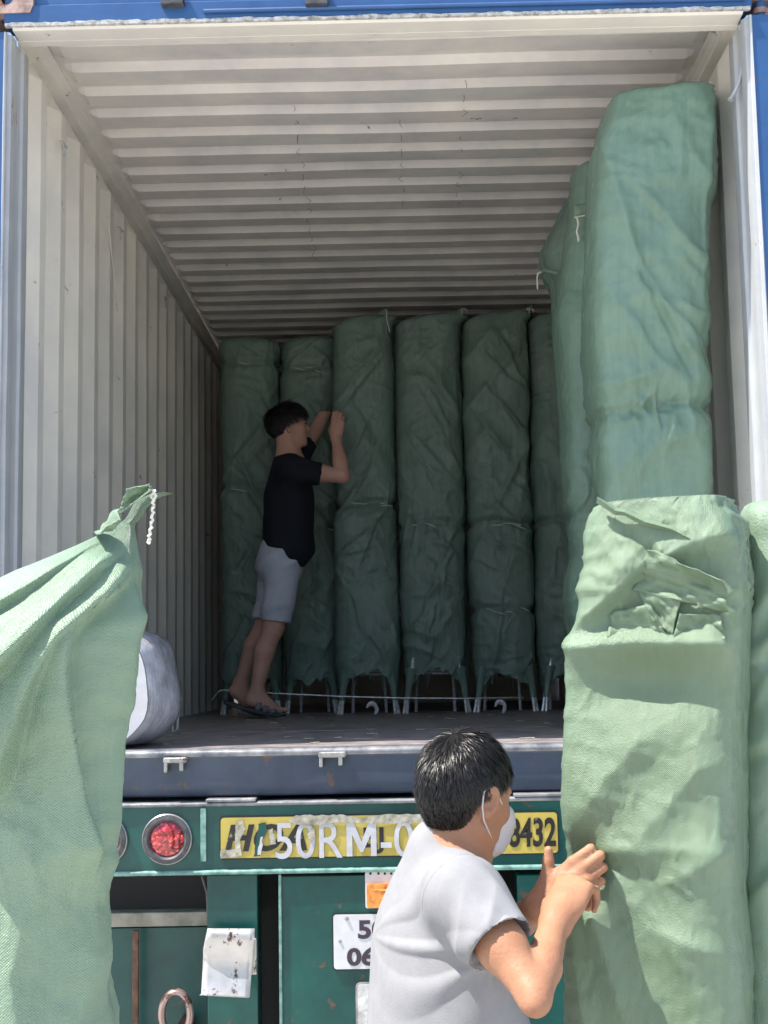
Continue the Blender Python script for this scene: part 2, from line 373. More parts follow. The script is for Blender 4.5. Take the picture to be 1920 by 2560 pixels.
# pencil and chalk scribbles on the roof sheet
m = MB(); r = random.Random(3)
for px0, py0, n_, dx in ((735, 265, 14, 3.2), (1162, 200, 11, -1.5), (1000, 300, 7, 1.0)):
    for k in range(n_):
        kk = k*(1-.02*k); px = px0+dx*kk*1.6; py = py0+kk*38
        if r.random() < .15: continue
        a = at_plane(px, py, (0, 0, FZ+2.357), np.array([0, 0, 1.0])); b = at_plane(px+r.uniform(-3, 5), py+r.uniform(9, 20), (0, 0, FZ+2.357), np.array([0, 0, 1.0]))
        q = (a+b)/2+np.array([r.uniform(-.02, .02), 0, 0]); m.tube([a, q, b], .0011, 4)
m.obj('pencil_marks', M('soft_pencil', (.22, .21, .20), .8), ctn, kind='stuff')
# floor: steel threshold, then plywood panels
m = MB(); m.box((-1.2, .0, FZ-.03), (1.2, .045, FZ-.001)); m.obj('threshold_plate', mt['lip'], ctn)
yy = .047; k = 0
while yy < CL-.05:
    y2 = min(yy+1.16, CL-.05)
    for (xa, xb) in ((-1.165, 1.165),):
        mb = MB(); mb.box((xa, yy+.002, FZ-.03), (xb, y2-.002, FZ+.001*(k % 2)), .0); mb.obj('floor_panel', mt['ply'], ctn)
    yy = y2; k += 1
m = MB(); m.box((-1.2, .05, FZ-.05), (1.2, CL, FZ-.032)); m.obj('under_floor', mt['blue_sill'], ctn)
m = MB(); m.box((-1.215, CL, FZ-.14), (1.215, CL+.04, FZ+2.41)); m.obj('end_wall', mt['cream_dark'], ctn)
# rear sill: blue beam with a rounded scuffed lip
N = 90; V = []; F = []
prof = [(.04, -.001), (.006, .0005), (-.006, -.003), (-.012, -.010), (-.012, -.017), (-.004, -.022), (-.002, -.030), (0, -.06), (0, -.10), (.002, -.128), (.012, -.137), (.05, -.137)]
for i in range(N+1):
    x = -1.218+2.436*i/N
    for (a, b) in prof:
        w1 = .0035*float(noise3(np.array([x*5, b*20, 0.]), 21)); w2 = .004*float(noise3(np.array([x*2.2, 4., 0.]), 22)) if b < -.1 else 0
        V.append((x, a+w1*(b < -.001), FZ+b+w2))
n = len(prof)
for i in range(N):
    for k in range(n-1): F.append((i*n+k, i*n+k+1, (i+1)*n+k+1, (i+1)*n+k))
fm = [1 if (q % (n-1)) <= 4 else 0 for q in range(N*(n-1))]
sill = mesh_obj('rear_sill', V, F, None, ctn, True, mats=[mt['blue_sill'], mt['lip']], fm=fm); 
# cam keepers welded on the sill and the header
def keeper(px, py, wpx, up=1, ri=0):
    a = at(px-wpx/2, py, -.03); b = at(px+wpx/2, py, -.03); z = a[2]; s = up
    m = MB()
    m.box((a[0], -.034, z-.012), (b[0], .0, z+.004), .003)
    m.box((a[0]+.002, -.032, z-s*.010), (a[0]+.012, .0, z-s*.040), .002)
    m.box((b[0]-.022, -.030, z-s*.010), (b[0]-.010, .0, z-s*.036), .002)
    m.tube([(a[0]+.018, -.036, z-.004), (a[0]+.018, -.028, z-.004)], .005, 8)
    m.tube([(b[0]-.008, -.036, z-.003), (b[0]-.008, -.028, z-.003)], .006, 8)
    autosmooth(m.obj('cam_keeper', mt['steel'], ctn))
keeper(437, 1898, 58); keeper(830, 1884, 68); keeper(1560, 1866, 64)
# header: blue beam, gasket, cream inner lip
HZ = FZ+2.279
m = MB(); m.prism([(.0, HZ+.014), (-.006, HZ+.02), (-.006, HZ+.075), (.004, HZ+.082), (.004, HZ+.16), (.09, HZ+.16), (.09, HZ+.022)], -1.188, 1.19, 'x'); autosmooth(m.obj('header_beam', mt['blue'], ctn))
m = MB(); m.tube([(-.55, -.012, HZ+.040), (.2, -.013, HZ+.040), (1.17, -.012, HZ+.040)], .007, 8); autosmooth(m.obj('drip_bar', mt['blue'], ctn))
V = []; F = []; N = 220
for i in range(N+1):
    x = -1.186+2.372*i/N; j = .004*abs(float(noise3(np.array([x*55, 0, 0.]), 2)))+.004*abs(float(noise3(np.array([x*13, 0, 0.]), 4)))
    V += [(x, .004, HZ+.006), (x, -.008, HZ+.007), (x, -.009, HZ+.014+j), (x, .0, HZ+.018+j*1.3)]
for i in range(N):
    for k in range(3): F.append((i*4+k, (i+1)*4+k, (i+1)*4+k+1, i*4+k+1))
mesh_obj('header_gasket', V, F, M('chalky_sealant', (.40, .40, .38), .7, var=(60, (.5, .5, .5), (1.6, 1.6, 1.6)), bump=(120, .8, .003)), ctn, label='cracked pale sealant along the header')
m = MB(); m.prism([(.002, HZ+.0065), (.002, HZ+.018), (.085, HZ+.018), (.085, HZ+.0), (.012, HZ+.0)], -1.165, 1.165, 'x'); m.obj('header_lip', mt['cream'], ctn)
m = MB(); m.box((-1.17, .085, HZ-.001), (1.17, .12, FZ+2.39)); m.obj('header_back', mt['cream'], ctn)
for px in (432, 792):
    a = at(px-28, 12, -.02); b = at(px+28, 12, -.02); m = MB()
    m.box((a[0], -.04, a[2]-.006), (b[0], -.004, a[2]+.01), .002); m.box((a[0], -.036, a[2]), (a[0]+.012, -.004, a[2]+.05)); m.box((b[0]-.012, -.036, a[2]), (b[0], -.004, a[2]+.05)); m.obj('cam_keeper', mt['rubber'], ctn)
# corner posts
for sx in (-1, 1):
    P = [(1.262, .0), (1.262, .16), (1.212, .16), (1.205, .19), (1.166, .198), (1.163, .19), (1.163, .135), (1.172, .128), (1.176, .095), (1.168, .062), (1.171, .020), (1.182, .018), (1.183, -.002), (1.188, -.004), (1.190, .0)]
    if True:
        V = []; F = []; n = len(P); zs2 = np.linspace(0, 2.27, 30)
        for z in zs2:
            for i, (x, y) in enumerate(P):
                dx = .0012*float(noise3(np.array([z*4, i*1.7, sx*3.]), 31)); V.append((sx*(x+dx), y, FZ+z))
        fm = []
        for k in range(len(zs2)-1):
            for i in range(n):
                j = (i+1) % n; q = (k*n+i, k*n+j, (k+1)*n+j, (k+1)*n+i); F.append(q[::-1] if sx > 0 else q); fm.append(0 if i in (14, 0, 1) else 1)
        p = mesh_obj('corner_post', V, F, None, ctn, mats=[mt['blue'], mt['white']], fm=fm, label=('left' if sx < 0 else 'right')+' rear corner post, white inside and blue outside'); autosmooth(p, 30)
    # gusset at the top inner corner, rust spots
    m = MB(); m.prism([(sx*1.163, .12), (sx*1.163, .42), (sx*1.150, .42), (sx*1.120, .12)][::sx], FZ+2.372-.004, FZ+2.385, 'z'); m.obj('roof_gusset', mt['cream'], ctn)
    # corner casting: a thick block with an oval hole
    m = MB(); x0, x1 = sorted((sx*1.095, sx*1.265)); z0 = FZ+2.329
    cxx, czz = (x0+x1)/2, z0+.075; K = 24
    outer = []; inner = []
    for k in range(K):
        t = 2*math.pi*k/K; c, s = math.cos(t), math.sin(t); q = max(abs(c)/((x1-x0)/2), abs(s)/.075)
        outer.append((cxx+c/q, czz+s/q)); inner.append((cxx+.024*c, czz-.008+.040*s))
    V = [(a, -.012, b) for a, b in outer]+[(a, -.012, b) for a, b in inner]+[(a, .05, b) for a, b in inner]+[(a, .12, b) for a, b in outer]
    F = []
    for k in range(K):
        j = (k+1) % K; F += [(k, j, K+j, K+k), (K+k, K+j, 2*K+j, 2*K+k), (3*K+k, 3*K+j, j, k)]
    F.append(tuple(range(2*K, 3*K))); m.add(V, F); m.obj('corner_casting', mt['pinkrust'], ctn, label='rust-stained corner casting with oval hole')
# doors swung right back, with their locking bars
for sx in (-1, 1):
    d = MB(); x0 = sx*1.268
    V = []; F = []
    for k in range(41):
        t = k/40; yy = -.02-1.1*t; off = .0 if (k // 2) % 2 else .03*sx
        V += [(x0+sx*.018*0+off+sx*.03*t, yy, FZ-.08), (x0+off+sx*.03*t, yy, FZ+2.36)]
    xr = sx*1.285
    # the doors are folded back along the container's sides
    V = []; k = 0
    for k in range(41):
        t = k/40; yy = .02+1.12*t; off = 0 if (k//2) % 2 else .03
        V += [(sx*(1.30+off), yy, FZ-.08), (sx*(1.30+off), yy, FZ+2.36)]
    F = [((2*i), (2*i+2), (2*i+3), (2*i+1)) for i in range(40)]
    mesh_obj('door_leaf', V, F, mt['blue'], ctn, label=('left' if sx < 0 else 'right')+' blue door folded back along the side')
pr = [at(1905, -20, -.02), at(1905, 60, -.02), at(1912, 330, -.02), at(1922, 640, -.02)]
m = MB(); xr = pr[1][0]
zt = FZ+2.40; m.tube([(xr+.012, .035, FZ-.1), (xr+.012, .035, zt)], .017, 16); lb = autosmooth(m.obj('locking_bar', mt['blue'], ctn, label='blue painted door locking bar beside the right post'))
m = MB()
for z in (at(1905, 25, .02)[2], at(1908, 95, .02)[2]): m.tube([(xr+.012, .035, z-.009), (xr+.012, .035, z+.009)], .0225, 16)
m.box((xr+.022, .02, at(1905, 95, .02)[2]), (xr+.05, .06, at(1905, 20, .02)[2])); autosmooth(m.obj('bar_bracket', mt['pinkrust'], lb, label='rusty bracket holding the locking bar'))
m = MB(); m.box((xr+.032, .07, FZ-.1), (xr+.3, .12, FZ+2.4)); m.obj('door_edge', mt['blue'], ctn)
# small hooks (lashing rings) below the left top rail and on the wall foot
for (px, py, Y) in ((205, 360, .62), (338, 573, 1.62), (447, 745, 2.75)):
    P = at(px, py, Y); xw = -1.160 if px < 900 else 1.16; s = 1 if px < 900 else -1; m = MB()
    m.tube([(xw, Y-.03, P[2]), (xw+s*.012, Y-.03, P[2]), (xw+s*.014, Y+.0, P[2]-.004), (xw+s*.012, Y+.03, P[2]), (xw, Y+.03, P[2])], .004, 8)
    m.tube([(xw+s*.01, Y-.02, P[2]), (xw+s*.016, Y-.015, P[2]-.035), (xw+s*.016, Y-.028, P[2]-.055)], .0035, 6); autosmooth(m.obj('lashing_ring', mt['white'], ctn))

# ------------------------------------------------------------------ trailer
tr = thing('trailer', 'teal green trailer chassis with round red tail lights under the blue container', 'trailer', (0, 0, 0))
YT = -.03
def pz(py, px=700, Y=YT): return at(px, py, Y)[2]
def pxx(px, py=2100, Y=YT): return at(px, py, Y)[0]
zt, zb = pz(2003), pz(2183)
m = MB(); m.box((-1.22, YT, zb+.012), (1.22, YT+.10, zt-.012)); m.obj('rear_beam', mt['green'], tr)
V = []; F = []; N = 70
for i in range(N+1):
    x = -1.22+2.44*i/N; w_ = .0025*float(noise3(np.array([x*7, 0, 0.]), 41)); 
    V += [(x, YT+.10, zt), (x, YT-.006+w_, zt-.001), (x, YT-.008+w_, zt-.008), (x, YT, zt-.012)]
for i in range(N):
    for k in range(3): F.append((i*4+k, i*4+k+1, (i+1)*4+k+1, (i+1)*4+k))
mesh_obj('beam_top_edge', V, F, mt['lip'], tr, True, label='scuffed bright top edge of the beam')
V = []; F = []
for i in range(N+1):
    x = -1.22+2.44*i/N; w_ = .003*float(noise3(np.array([x*6, 3, 0.]), 43))
    V += [(x, YT, zb+.013), (x, YT-.010+w_, zb+.011), (x, YT-.010+w_, zb), (x, YT+.1, zb)]
for i in range(N):
    for k in range(3): F.append((i*4+k, i*4+k+1, (i+1)*4+k+1, (i+1)*4+k))
mesh_obj('beam_bottom_edge', V, F, mt['green_lip'], tr, True)
for (a, b, lab) in ((515, 640, 'left'), (1285, 1410, 'right')):
    m = MB(); m.box((pxx(a, 1995), YT-.008, zt+.001), (pxx(b, 1995), YT+.16, zt+.010), .002); m.obj('twist_lock_plate', mt['lip'], tr, label='bright worn plate on the beam, '+lab+' of the middle')
m = MB(); m.box((pxx(502), YT-.007, pz(2150)), (pxx(516), YT, pz(2018)), .001); m.obj('weld_strip', mt['green_lip'], tr)
# round tail lights
def tail_light(px, py):
    c = at(px, py, YT); m = MB()
    m.lathe([(.060*1.18, 0), (.0705, -.010), (.069, -.018), (.058, -.020), (.050, -.012), (.048, -.006)], (c[0], YT, c[2]), 'y', 40); h = autosmooth(m.obj('tail_light', mt['rubber'], tr, label=('whole round red tail light in a rubber bezel' if px > 400 else 'round red tail light half hidden by the pale sack')), 50)
    m = MB(); m.lathe([(.0502, -.007), (.049, -.012), (.042, -.016), (.022, -.019), (.001, -.020)], (c[0], YT, c[2]), 'y', 32); autosmooth(m.obj('lens', mt['red'], h))
    m = MB(); m.lathe([(.0735, -.001), (.0735, -.013), (.0705, -.016), (.0705, -.010)], (c[0], YT, c[2]), 'y', 40); autosmooth(m.obj('rim', mt['steel'], h))
tail_light(419, 2097); tail_light(258, 2100)
# lettering
def text_mesh(txt, size, mat, parent, name, x, z, Y, shear=0, sx=1.0, off=.0, depth=.0008, label=None, wave=0, tilt=0):
    cu = bpy.data.curves.new(name, 'FONT'); cu.body = txt; cu.size = size; cu.shear = shear; cu.extrude = depth; cu.offset = off; cu.resolution_u = 4
    to = bpy.data.objects.new(name, cu); col.objects.link(to); dg = bpy.context.evaluated_depsgraph_get(); dg.update()
    me = bpy.data.meshes.new_from_object(to.evaluated_get(dg)); col.objects.unlink(to); bpy.data.objects.remove(to)
    n = len(me.vertices); co = np.zeros(n*3); me.vertices.foreach_get('co', co); co = co.reshape(-1, 3)
    W = np.stack([x+co[:, 0]*sx, Y-co[:, 2], z+co[:, 1]+tilt*co[:, 0]], 1)-rootoff(parent)
    me.vertices.foreach_set('co', W.astype(np.float32).ravel()); me.materials.clear(); me.materials.append(mat); me.update()
    o = bpy.data.objects.new(name, me); col.objects.link(o); o.parent = parent
    if label: o['label'] = label
    return o
def rounded(x0, z0, x1, z1, r, n=5):
    P = []
    for cx, cz, a0 in ((x1-r, z0+r, -90), (x1-r, z1-r, 0), (x0+r, z1-r, 90), (x0+r, z0+r, 180)):
        for k in range(n+1): t = R_(a0+90*k/n); P.append((cx+r*math.cos(t), cz+r*math.sin(t)))
    return P
x0, x1, z0, z1 = pxx(549, 2090), pxx(1397, 2090), pz(2149, 549), pz(2041, 549)
m = MB(); m.prism(rounded(x0, z0, x1, z1, .012)[::-1], YT-.004, YT+.001); bp_ = m.obj('plate_backing', mt['black'], tr)
m = MB(); m.prism(rounded(x0+.004, z0+.004, x1-.004, z1-.004, .010)[::-1], YT-.0055, YT-.004); yp = m.obj('yellow_plate', mt['yellow'], tr, label='worn yellow name plate with peeling letters')
hh = z1-z0
text_mesh('HOA', .105, mt['letter_black'], yp, 'black_lettering', x0+.012, z0+.026, YT-.0066, .22, 1.04, .0028)
text_mesh('PHAT  EJ', .098, mt['letter_black'], yp, 'black_lettering', pxx(690), z0+.026, YT-.0066, .0, .98, .0028) if False else None
text_mesh('EJ', .080, mt['letter_black'], yp, 'black_lettering', pxx(905), z0+.030, YT-.0066, .0, 1.15, .0015)
text_mesh('78432', .112, mt['letter_black'], yp, 'black_lettering', pxx(1240), z0+.026, YT-.0066, .06, .625, .003)
def maxx(o): return max(v.co.x for v in o.data.vertices)+rootoff(o)[0]
wl = text_mesh('50R', .148, mt['letter_white'], yp, 'white_lettering', pxx(684), z0+.002, YT-.0085, .0, .85, .0008)
xm_ = maxx(wl)+.012; zt_ = max(v.co.z for v in wl.data.vertices)+rootoff(wl)[2]; zb_ = z0+.004; wM = .088
m = MB(); m.prism([(xm_, zb_), (xm_, zt_), (xm_+.020, zt_), (xm_+wM/2, zb_+.042), (xm_+wM-.020, zt_), (xm_+wM, zt_), (xm_+wM, zb_), (xm_+wM-.017, zb_), (xm_+wM-.017, zt_-.040), (xm_+wM/2+.004, zb_+.012), (xm_+wM/2-.004, zb_+.012), (xm_+.017, zt_-.040), (xm_+.017, zb_)], YT-.0093, YT-.0077)
m.obj('white_lettering', mt['letter_white'], yp)
text_mesh('-06', .148, mt['letter_white'], yp, 'white_lettering', xm_+wM+.008, z0+.002, YT-.0085, .0, .85, .0008)
def torn(name, pts, mat, parent, Y, th=.0012, seed=1, label=None):
    r = random.Random(seed); P = []
    for i in range(len(pts)):
        a, b = pts[i], pts[(i+1) % len(pts)]; nn = max(1, int(math.dist(a, b)/9))
        for k in range(nn): t = k/nn; P.append((a[0]+(b[0]-a[0])*t+r.uniform(-2, 2)*(k > 0), a[1]+(b[1]-a[1])*t+r.uniform(-2, 2)*(k > 0)))
    Q = [(at(x, y, Y)[0], at(x, y, Y)[2]) for x, y in P]
    m = MB(); m.prism(Q[::-1] if sum((Q[i][0]*Q[(i+1) % len(Q)][1]-Q[(i+1) % len(Q)][0]*Q[i][1]) for i in range(len(Q))) > 0 else Q, Y-th, Y); return m.obj(name, mat, parent, label=label)
torn('torn_tape', [(722, 2052), (740, 2038), (860, 2037), (905, 2046), (960, 2036), (1060, 2036), (1080, 2056), (980, 2060), (860, 2056), (770, 2064), (735, 2060)], mt['tape'], yp, YT-.010, seed=4)
torn('torn_tape', [(590, 2056), (606, 2050), (612, 2070), (600, 2100), (606, 2138), (592, 2142), (588, 2100)], mt['tape'], yp, YT-.0095, seed=5)
torn('peeled_patch', [(646, 2060), (664, 2056), (668, 2078), (654, 2104), (650, 2140), (634, 2142), (642, 2100)], mt['green'], yp, YT-.010, seed=6)
torn('torn_tape', [(652, 2092), (658, 2092), (652, 2136), (644, 2138)], mt['letter_white'], yp, YT-.0115, seed=8)
torn('torn_tape', [(672, 2076), (682, 2070), (690, 2110), (676, 2112)], mt['tape'], yp, YT-.0115, seed=9)
torn('torn_tape', [(551, 2126), (590, 2122), (592, 2142), (552, 2146)], mt['tape'], yp, YT-.0085, seed=10)
torn('torn_tape', [(768, 2084), (786, 2070), (790, 2096), (774, 2102)], mt['tape'], yp, YT-.0115, seed=12)
# lower frame: posts, panels and the dark hollow behind
def panel(px0, px1, py0, py1, Y, th, name, mat, label=None, bev=.002):
    a = at(px0, (py0+py1)/2, Y); b = at(px1, (py0+py1)/2, Y); m = MB(); m.box((a[0], Y, at((px0+px1)/2, py1, Y)[2]), (b[0], Y+th, at((px0+px1)/2, py0, Y)[2]), bev); return m.obj(name, mat, tr, label=label)
panel(519, 645, 2187, 2900, YT+.004, .12, 'frame_post', mt['green'])
panel(700, 1250, 2187, 2900, YT+.002, .012, 'rear_panel', mt['green'])
panel(699, 706, 2187, 2900, YT-.006, .008, 'panel_edge', mt['green_lip'], bev=.001)
panel(1303, 1430, 2187, 2900, YT+.004, .12, 'frame_post', mt['green'])
panel(-200, 519, 2285, 2320, YT+.10, .06, 'cross_tube', M('dusty_grey_paint', (.27, .25, .20), .6, var=(15, (.6, .6, .6), (1.3, 1.3, 1.3)), bump=(30, .4, .004)), 'dusty grey horizontal bar')
panel(-200, 519, 2322, 2900, YT+.20, .02, 'inner_plate', mt['green'])
panel(330, 345, 2326, 2900, YT+.13, .012, 'strap', mt['rust'], 'brown strap hanging down')
m = MB(); a = at(505, 2190, .02); b = at(520, 2290, .04); m.tube([a, (a+b)/2+np.array([.006, 0, .01]), b], .004, 8); autosmooth(m.obj('cable', mt['rubber'], tr))
m = MB(); m.box((-1.2, .5, .95), (1.2, .56, zt)); m.obj('inner_crossmember', mt['black'], tr)
for sx in (-1, 1):
    m = MB(); m.box((sx*.42, .09, .98), (sx*.54, 6.2, 1.31)); m.obj('chassis_rail', mt['green'], tr)
m = MB(); m.box((-1.2, .10, 1.315), (1.2, .25, FZ-.16)); m.obj('bolster', mt['green'], tr)
m = MB(); m.box((-1.2, 5.7, 1.315), (1.2, 5.9, FZ-.155)); m.obj('bolster', mt['green'], tr)
m = MB(); m.box((-1.2, .262, .35), (1.2, .27, zb)); m.obj('dark_gap_sheet', mt['black'], tr, label='added dark sheet standing for the shade in the gaps behind the rear frame')  # added black sheet closes the frame gaps, standing in for shade
m = MB(); m.box((-1.2, .6, 1.313), (1.2, 5.6, FZ-.142), 0); m.obj('container_underside', mt['black'], ctn)
for (x, y) in ((-.9, 1.1), (.9, 1.1), (-.9, 2.4), (.9, 2.4)):
    m = MB(); m.V = []; K = 36; pr2 = [(.30, -.11), (.44, -.13), (.50, -.11), (.50, .11), (.44, .13), (.30, .11)]
    V = []; F = []
    for (r, a) in pr2:
        for k in range(K): t = 2*math.pi*k/K; V.append((x+a, y+r*math.cos(t), .505+r*math.sin(t)))
    for i in range(len(pr2)-1):
        for k in range(K): F.append((i*K+k, i*K+(k+1) % K, (i+1)*K+(k+1) % K, (i+1)*K+k))
    m.add(V, F); wh = autosmooth(m.obj('wheel', mt['black'], tr)); m = MB()
    V = []; F = []
    for (r, a) in ((.30, -.10), (.28, -.06), (.1, -.02), (.1, .02), (.28, .06), (.30, .10)):
        for k in range(K): t = 2*math.pi*k/K; V.append((x+a, y+r*math.cos(t), .505+r*math.sin(t)))
    for i in range(5):
        for k in range(K): F.append((i*K+k, i*K+(k+1) % K, (i+1)*K+(k+1) % K, (i+1)*K+k))
    m.add(V, F); m.obj('rim', mt['steel'], wh)
# lamp and number plates on the middle panel
def rbox(px0, py0, px1, py1, Y, th, r, name, mat, parent=tr, label=None):
    a = at(px0, py1, Y); b = at(px1, py0, Y); m = MB(); m.prism(rounded(a[0], a[2], b[0], b[2], r)[::-1], Y-th, Y); return m.obj(name, mat, parent, label=label)
ol = rbox(914, 2177, 1040, 2270, YT, .006, .006, 'lamp_bracket', mt['plate_white'], label='white perforated bracket of the amber lamp')
rbox(918, 2206, 1038, 2267, YT-.006, .020, .006, 'amber_lens', mt['amber'], ol)
for k in range(3): rbox(934+k*14, 2222+k*2, 1030, 2225+k*2, YT-.0265, .001, .0005, 'lens_rib', M('amber_light_rib', (.9, .5, .08), .2), ol) if k < 2 else None
m = MB()
for px in (926, 946, 962, 978, 1000): c = at(px, 2184, YT-.007); m.lathe([(.0035, 0), (.0035, -.002), (.002, -.003)], (c[0], YT-.006, c[2]), 'y', 12)
m.obj('bracket_holes', mt['black'], ol, kind='stuff')
bk = rbox(832, 2280, 1066, 2426, YT, .003, .010, 'number_plate_frame', mt['black'])
npl = rbox(835, 2283, 1063, 2423, YT-.003, .0025, .009, 'number_plate', mt['plate_white'], bk, label='white number plate with dark embossed digits')
text_mesh('50R', .070, mt['letter_plum'], npl, 'digits', pxx(894, 2340), pz(2344, 900), YT-.0062, 0, 1.2, .0024)
text_mesh('06612', .066, mt['letter_plum'], npl, 'digits', pxx(868, 2400), pz(2410, 900), YT-.0062, 0, 1.15, .0024) if False else text_mesh('06', .066, mt['letter_plum'], npl, 'digits', pxx(868, 2400), pz(2411, 900), YT-.0062, 0, 1.25, .0024)
m = MB(); c = at(867, 2296, YT); m.lathe([(.006, 0), (.005, -.004), (.002, -.005)], (c[0], YT-.0055, c[2]), 'y', 12); c = at(850, 2352, YT); m.lathe([(.005, 0), (.004, -.003)], (c[0], YT-.0055, c[2]), 'y', 12); m.obj('plate_bolts', mt['steel'], npl, kind='stuff')
lf = rbox(891, 2453, 1010, 2600, YT, .014, .014, 'reversing_lamp', mt['steel'], label='clear rectangular lamp below the number plate')
rbox(896, 2459, 1006, 2594, YT-.014, .006, .010, 'clear_lens', mt['clear_lens'], lf)
# bent steel flap with flaking paint
fl = [(519, 2322, .050), (516, 2335, .060), (512, 2352, .052), (508, 2372, .044), (508, 2395, .036), (507, 2418, .036), (505, 2450, .046), (503, 2485, .058), (499, 2489, .062)]
V = []; F = []
for i, (px, py, off) in enumerate(fl):
    for k in range(9):
        t = k/8; pr_ = 637-(15*(i/8.0)**1.5); P = at(px+(pr_-px)*t, py+6*t*(i > 0), YT-off+.004*t); V.append(P)
for i in range(len(fl)-1):
    for k in range(8): F.append((i*9+k, i*9+k+1, (i+1)*9+k+1, (i+1)*9+k))
mfl = M('flaking_white_steel', (.50, .49, .48), .3, .45, var=(7, (.8, .78, .76), (1.2, 1.2, 1.2)), rust=(15, .56, (.11, .065, .045), (1, 1, .6)), bump=(30, .4, .004))
f_ = mesh_obj('bent_flap', V, F, mfl, tr, True, label='bent pale steel flap with rust flakes'); sd = f_.modifiers.new('solid', 'SOLIDIFY'); sd.thickness = .003
m = MB(); a = at(618, 2437, YT-.01); b = at(641, 2346, YT-.01); m.box((a[0], YT-.014, a[2]), (b[0], YT-.002, b[2]), .002); m.obj('flap_backing', mfl, tr)
# oval tow ring
c = at(440, 2535, YT-.03); m = MB(); N = 40; ring = []
V = []; F = []; 
for i in range(N):
    t = 2*math.pi*i/N; o_ = np.array([c[0]+.041*math.cos(t), YT-.03, c[2]+.062*math.sin(t)]); u = np.array([math.cos(t), 0, math.sin(t)*.9])
    for k in range(10):
        a = 2*math.pi*k/10; V.append(o_+.011*(math.cos(a)*u)+np.array([0, .017*math.sin(a), 0]))
for i in range(N):
    for k in range(10): F.append((i*10+k, i*10+(k+1) % 10, ((i+1) % N)*10+(k+1) % 10, ((i+1) % N)*10+k))
mesh_obj('tow_ring', V, F, M('worn_ring_steel', (.36, .26, .23), .3, .6, rust=(20, .55, (.13, .07, .05))), tr, True, label='oval steel tow ring')
m = MB(); m.box((c[0]-.02, YT-.02, c[2]-.16), (c[0]+.02, YT+.25, c[2]-.06), .004); m.obj('ring_stem', mt['rust'], tr)
# ------------------------------------------------------------------ sacked bundles
def superellipse(n, cols, asp):
    t = np.linspace(0, 2*math.pi, 721)[:-1]; c, s = np.cos(t), np.sin(t)
    x = np.sign(c)*np.abs(c)**(2/n); y = np.sign(s)*np.abs(s)**(2/n)*asp
    X = np.append(x, x[0]); Y = np.append(y, y[0]); d = np.append(0, np.cumsum(np.hypot(np.diff(X), np.diff(Y))))
    u = np.linspace(0, d[-1], cols+1)[:-1]; return np.interp(u, d, X), np.interp(u, d, Y)/asp, u
def sack(name, parent, mat, zs, xl, xr, Y, thick, disp, cols=150, n=3.4, yaw=0.0, ylean=None, hem=None, cap=None, label=None, tpow=.6):
    """closed cloth tube: for each height the left and right outline, a rounded box section, folds along its normal"""
    zs = np.asarray(zs); xl = np.asarray(xl); xr = np.asarray(xr); rows = len(zs)
    hw = (xr-xl)/2; xc = (xr+xl)/2; hm = np.median(hw)
    ty = thick*np.clip(hw/hm, 0.02, 1.15)**tpow
    ux, uy, ul = superellipse(n, cols, thick/hm)
    A = ux[None, :]*hw[:, None]; B = uy[None, :]*ty[:, None]
    # outward normal of the section
    nx = np.sign(ux)*np.abs(ux)**(n-1); ny = np.sign(uy)*np.abs(uy)**(n-1)*(hm/thick); q = np.hypot(nx, ny)+1e-9; nx /= q; ny /= q
    Z = np.repeat(zs[:, None], cols, 1)
    if hem is not None:
        hz = hem(A[0] if False else ux*hm, uy*thick); k = np.clip(1-(Z-zs[0])/.45, 0, 1)**1.5; Z = Z+hz[None, :]*k
    yc = np.full(rows, Y) if ylean is None else Y+np.asarray(ylean)
    cy, sy = math.cos(yaw), math.sin(yaw)
    S = np.repeat((ul*hm)[None, :], rows, 0)
    h = disp(A, B, Z, S, zs)
    fade = np.clip(hw/hm*2.2, .15, 1)[:, None]; h = h*fade
    a = A+nx[None, :]*h; b = B+ny[None, :]*h
    X = xc[:, None]+a*cy-b*sy; YY = yc[:, None]+a*sy+b*cy
    if cap is not None: Z = Z+cap(A/hm, B/thick, Z)
    V = np.stack([X, YY, Z], -1).reshape(-1, 3); UV = np.stack([S, Z], -1).reshape(-1, 2)
    i = np.arange(rows-1)[:, None]*cols; k = np.arange(cols)[None, :]; k2 = (k+1) % cols
    F = np.stack([i+k, i+k2, i+cols+k2, i+cols+k], -1).reshape(-1, 4)
    # close the top with a fan of quads folded onto the last ring's middle
    top = (rows-1)*cols; c = len(V); V = np.vstack([V, V[top:top+cols].mean(0)[None]]); UV = np.vstack([UV, UV[top:top+cols].mean(0)[None]])
    F2 = [(top+j, top+(j+1) % cols, c, c) for j in range(cols)]
    Fs = [tuple(f) for f in F]+[(a_, b_, c_) for a_, b_, c_, _ in F2]
    o = mesh_obj(name, V, Fs, mat, parent, True, uv=UV, label=label)
    return o
def contour(pts, Y, off=0.0, P0=None, nrm=None):
    P = [at(px, py, Y) if nrm is None else at_plane(px, py, P0, nrm) for px, py in pts]; return np.array([(p[2], p[0]+off) for p in P])
def cx(c, zs): i = np.argsort(c[:, 0], kind='stable'); return np.interp(zs, c[i, 0], c[i, 1])
def smooth1(a, k=3):
    for _ in range(k): a = np.concatenate([a[:1], (a[:-2]+2*a[1:-1]+a[2:])/4, a[-1:]])
    return a

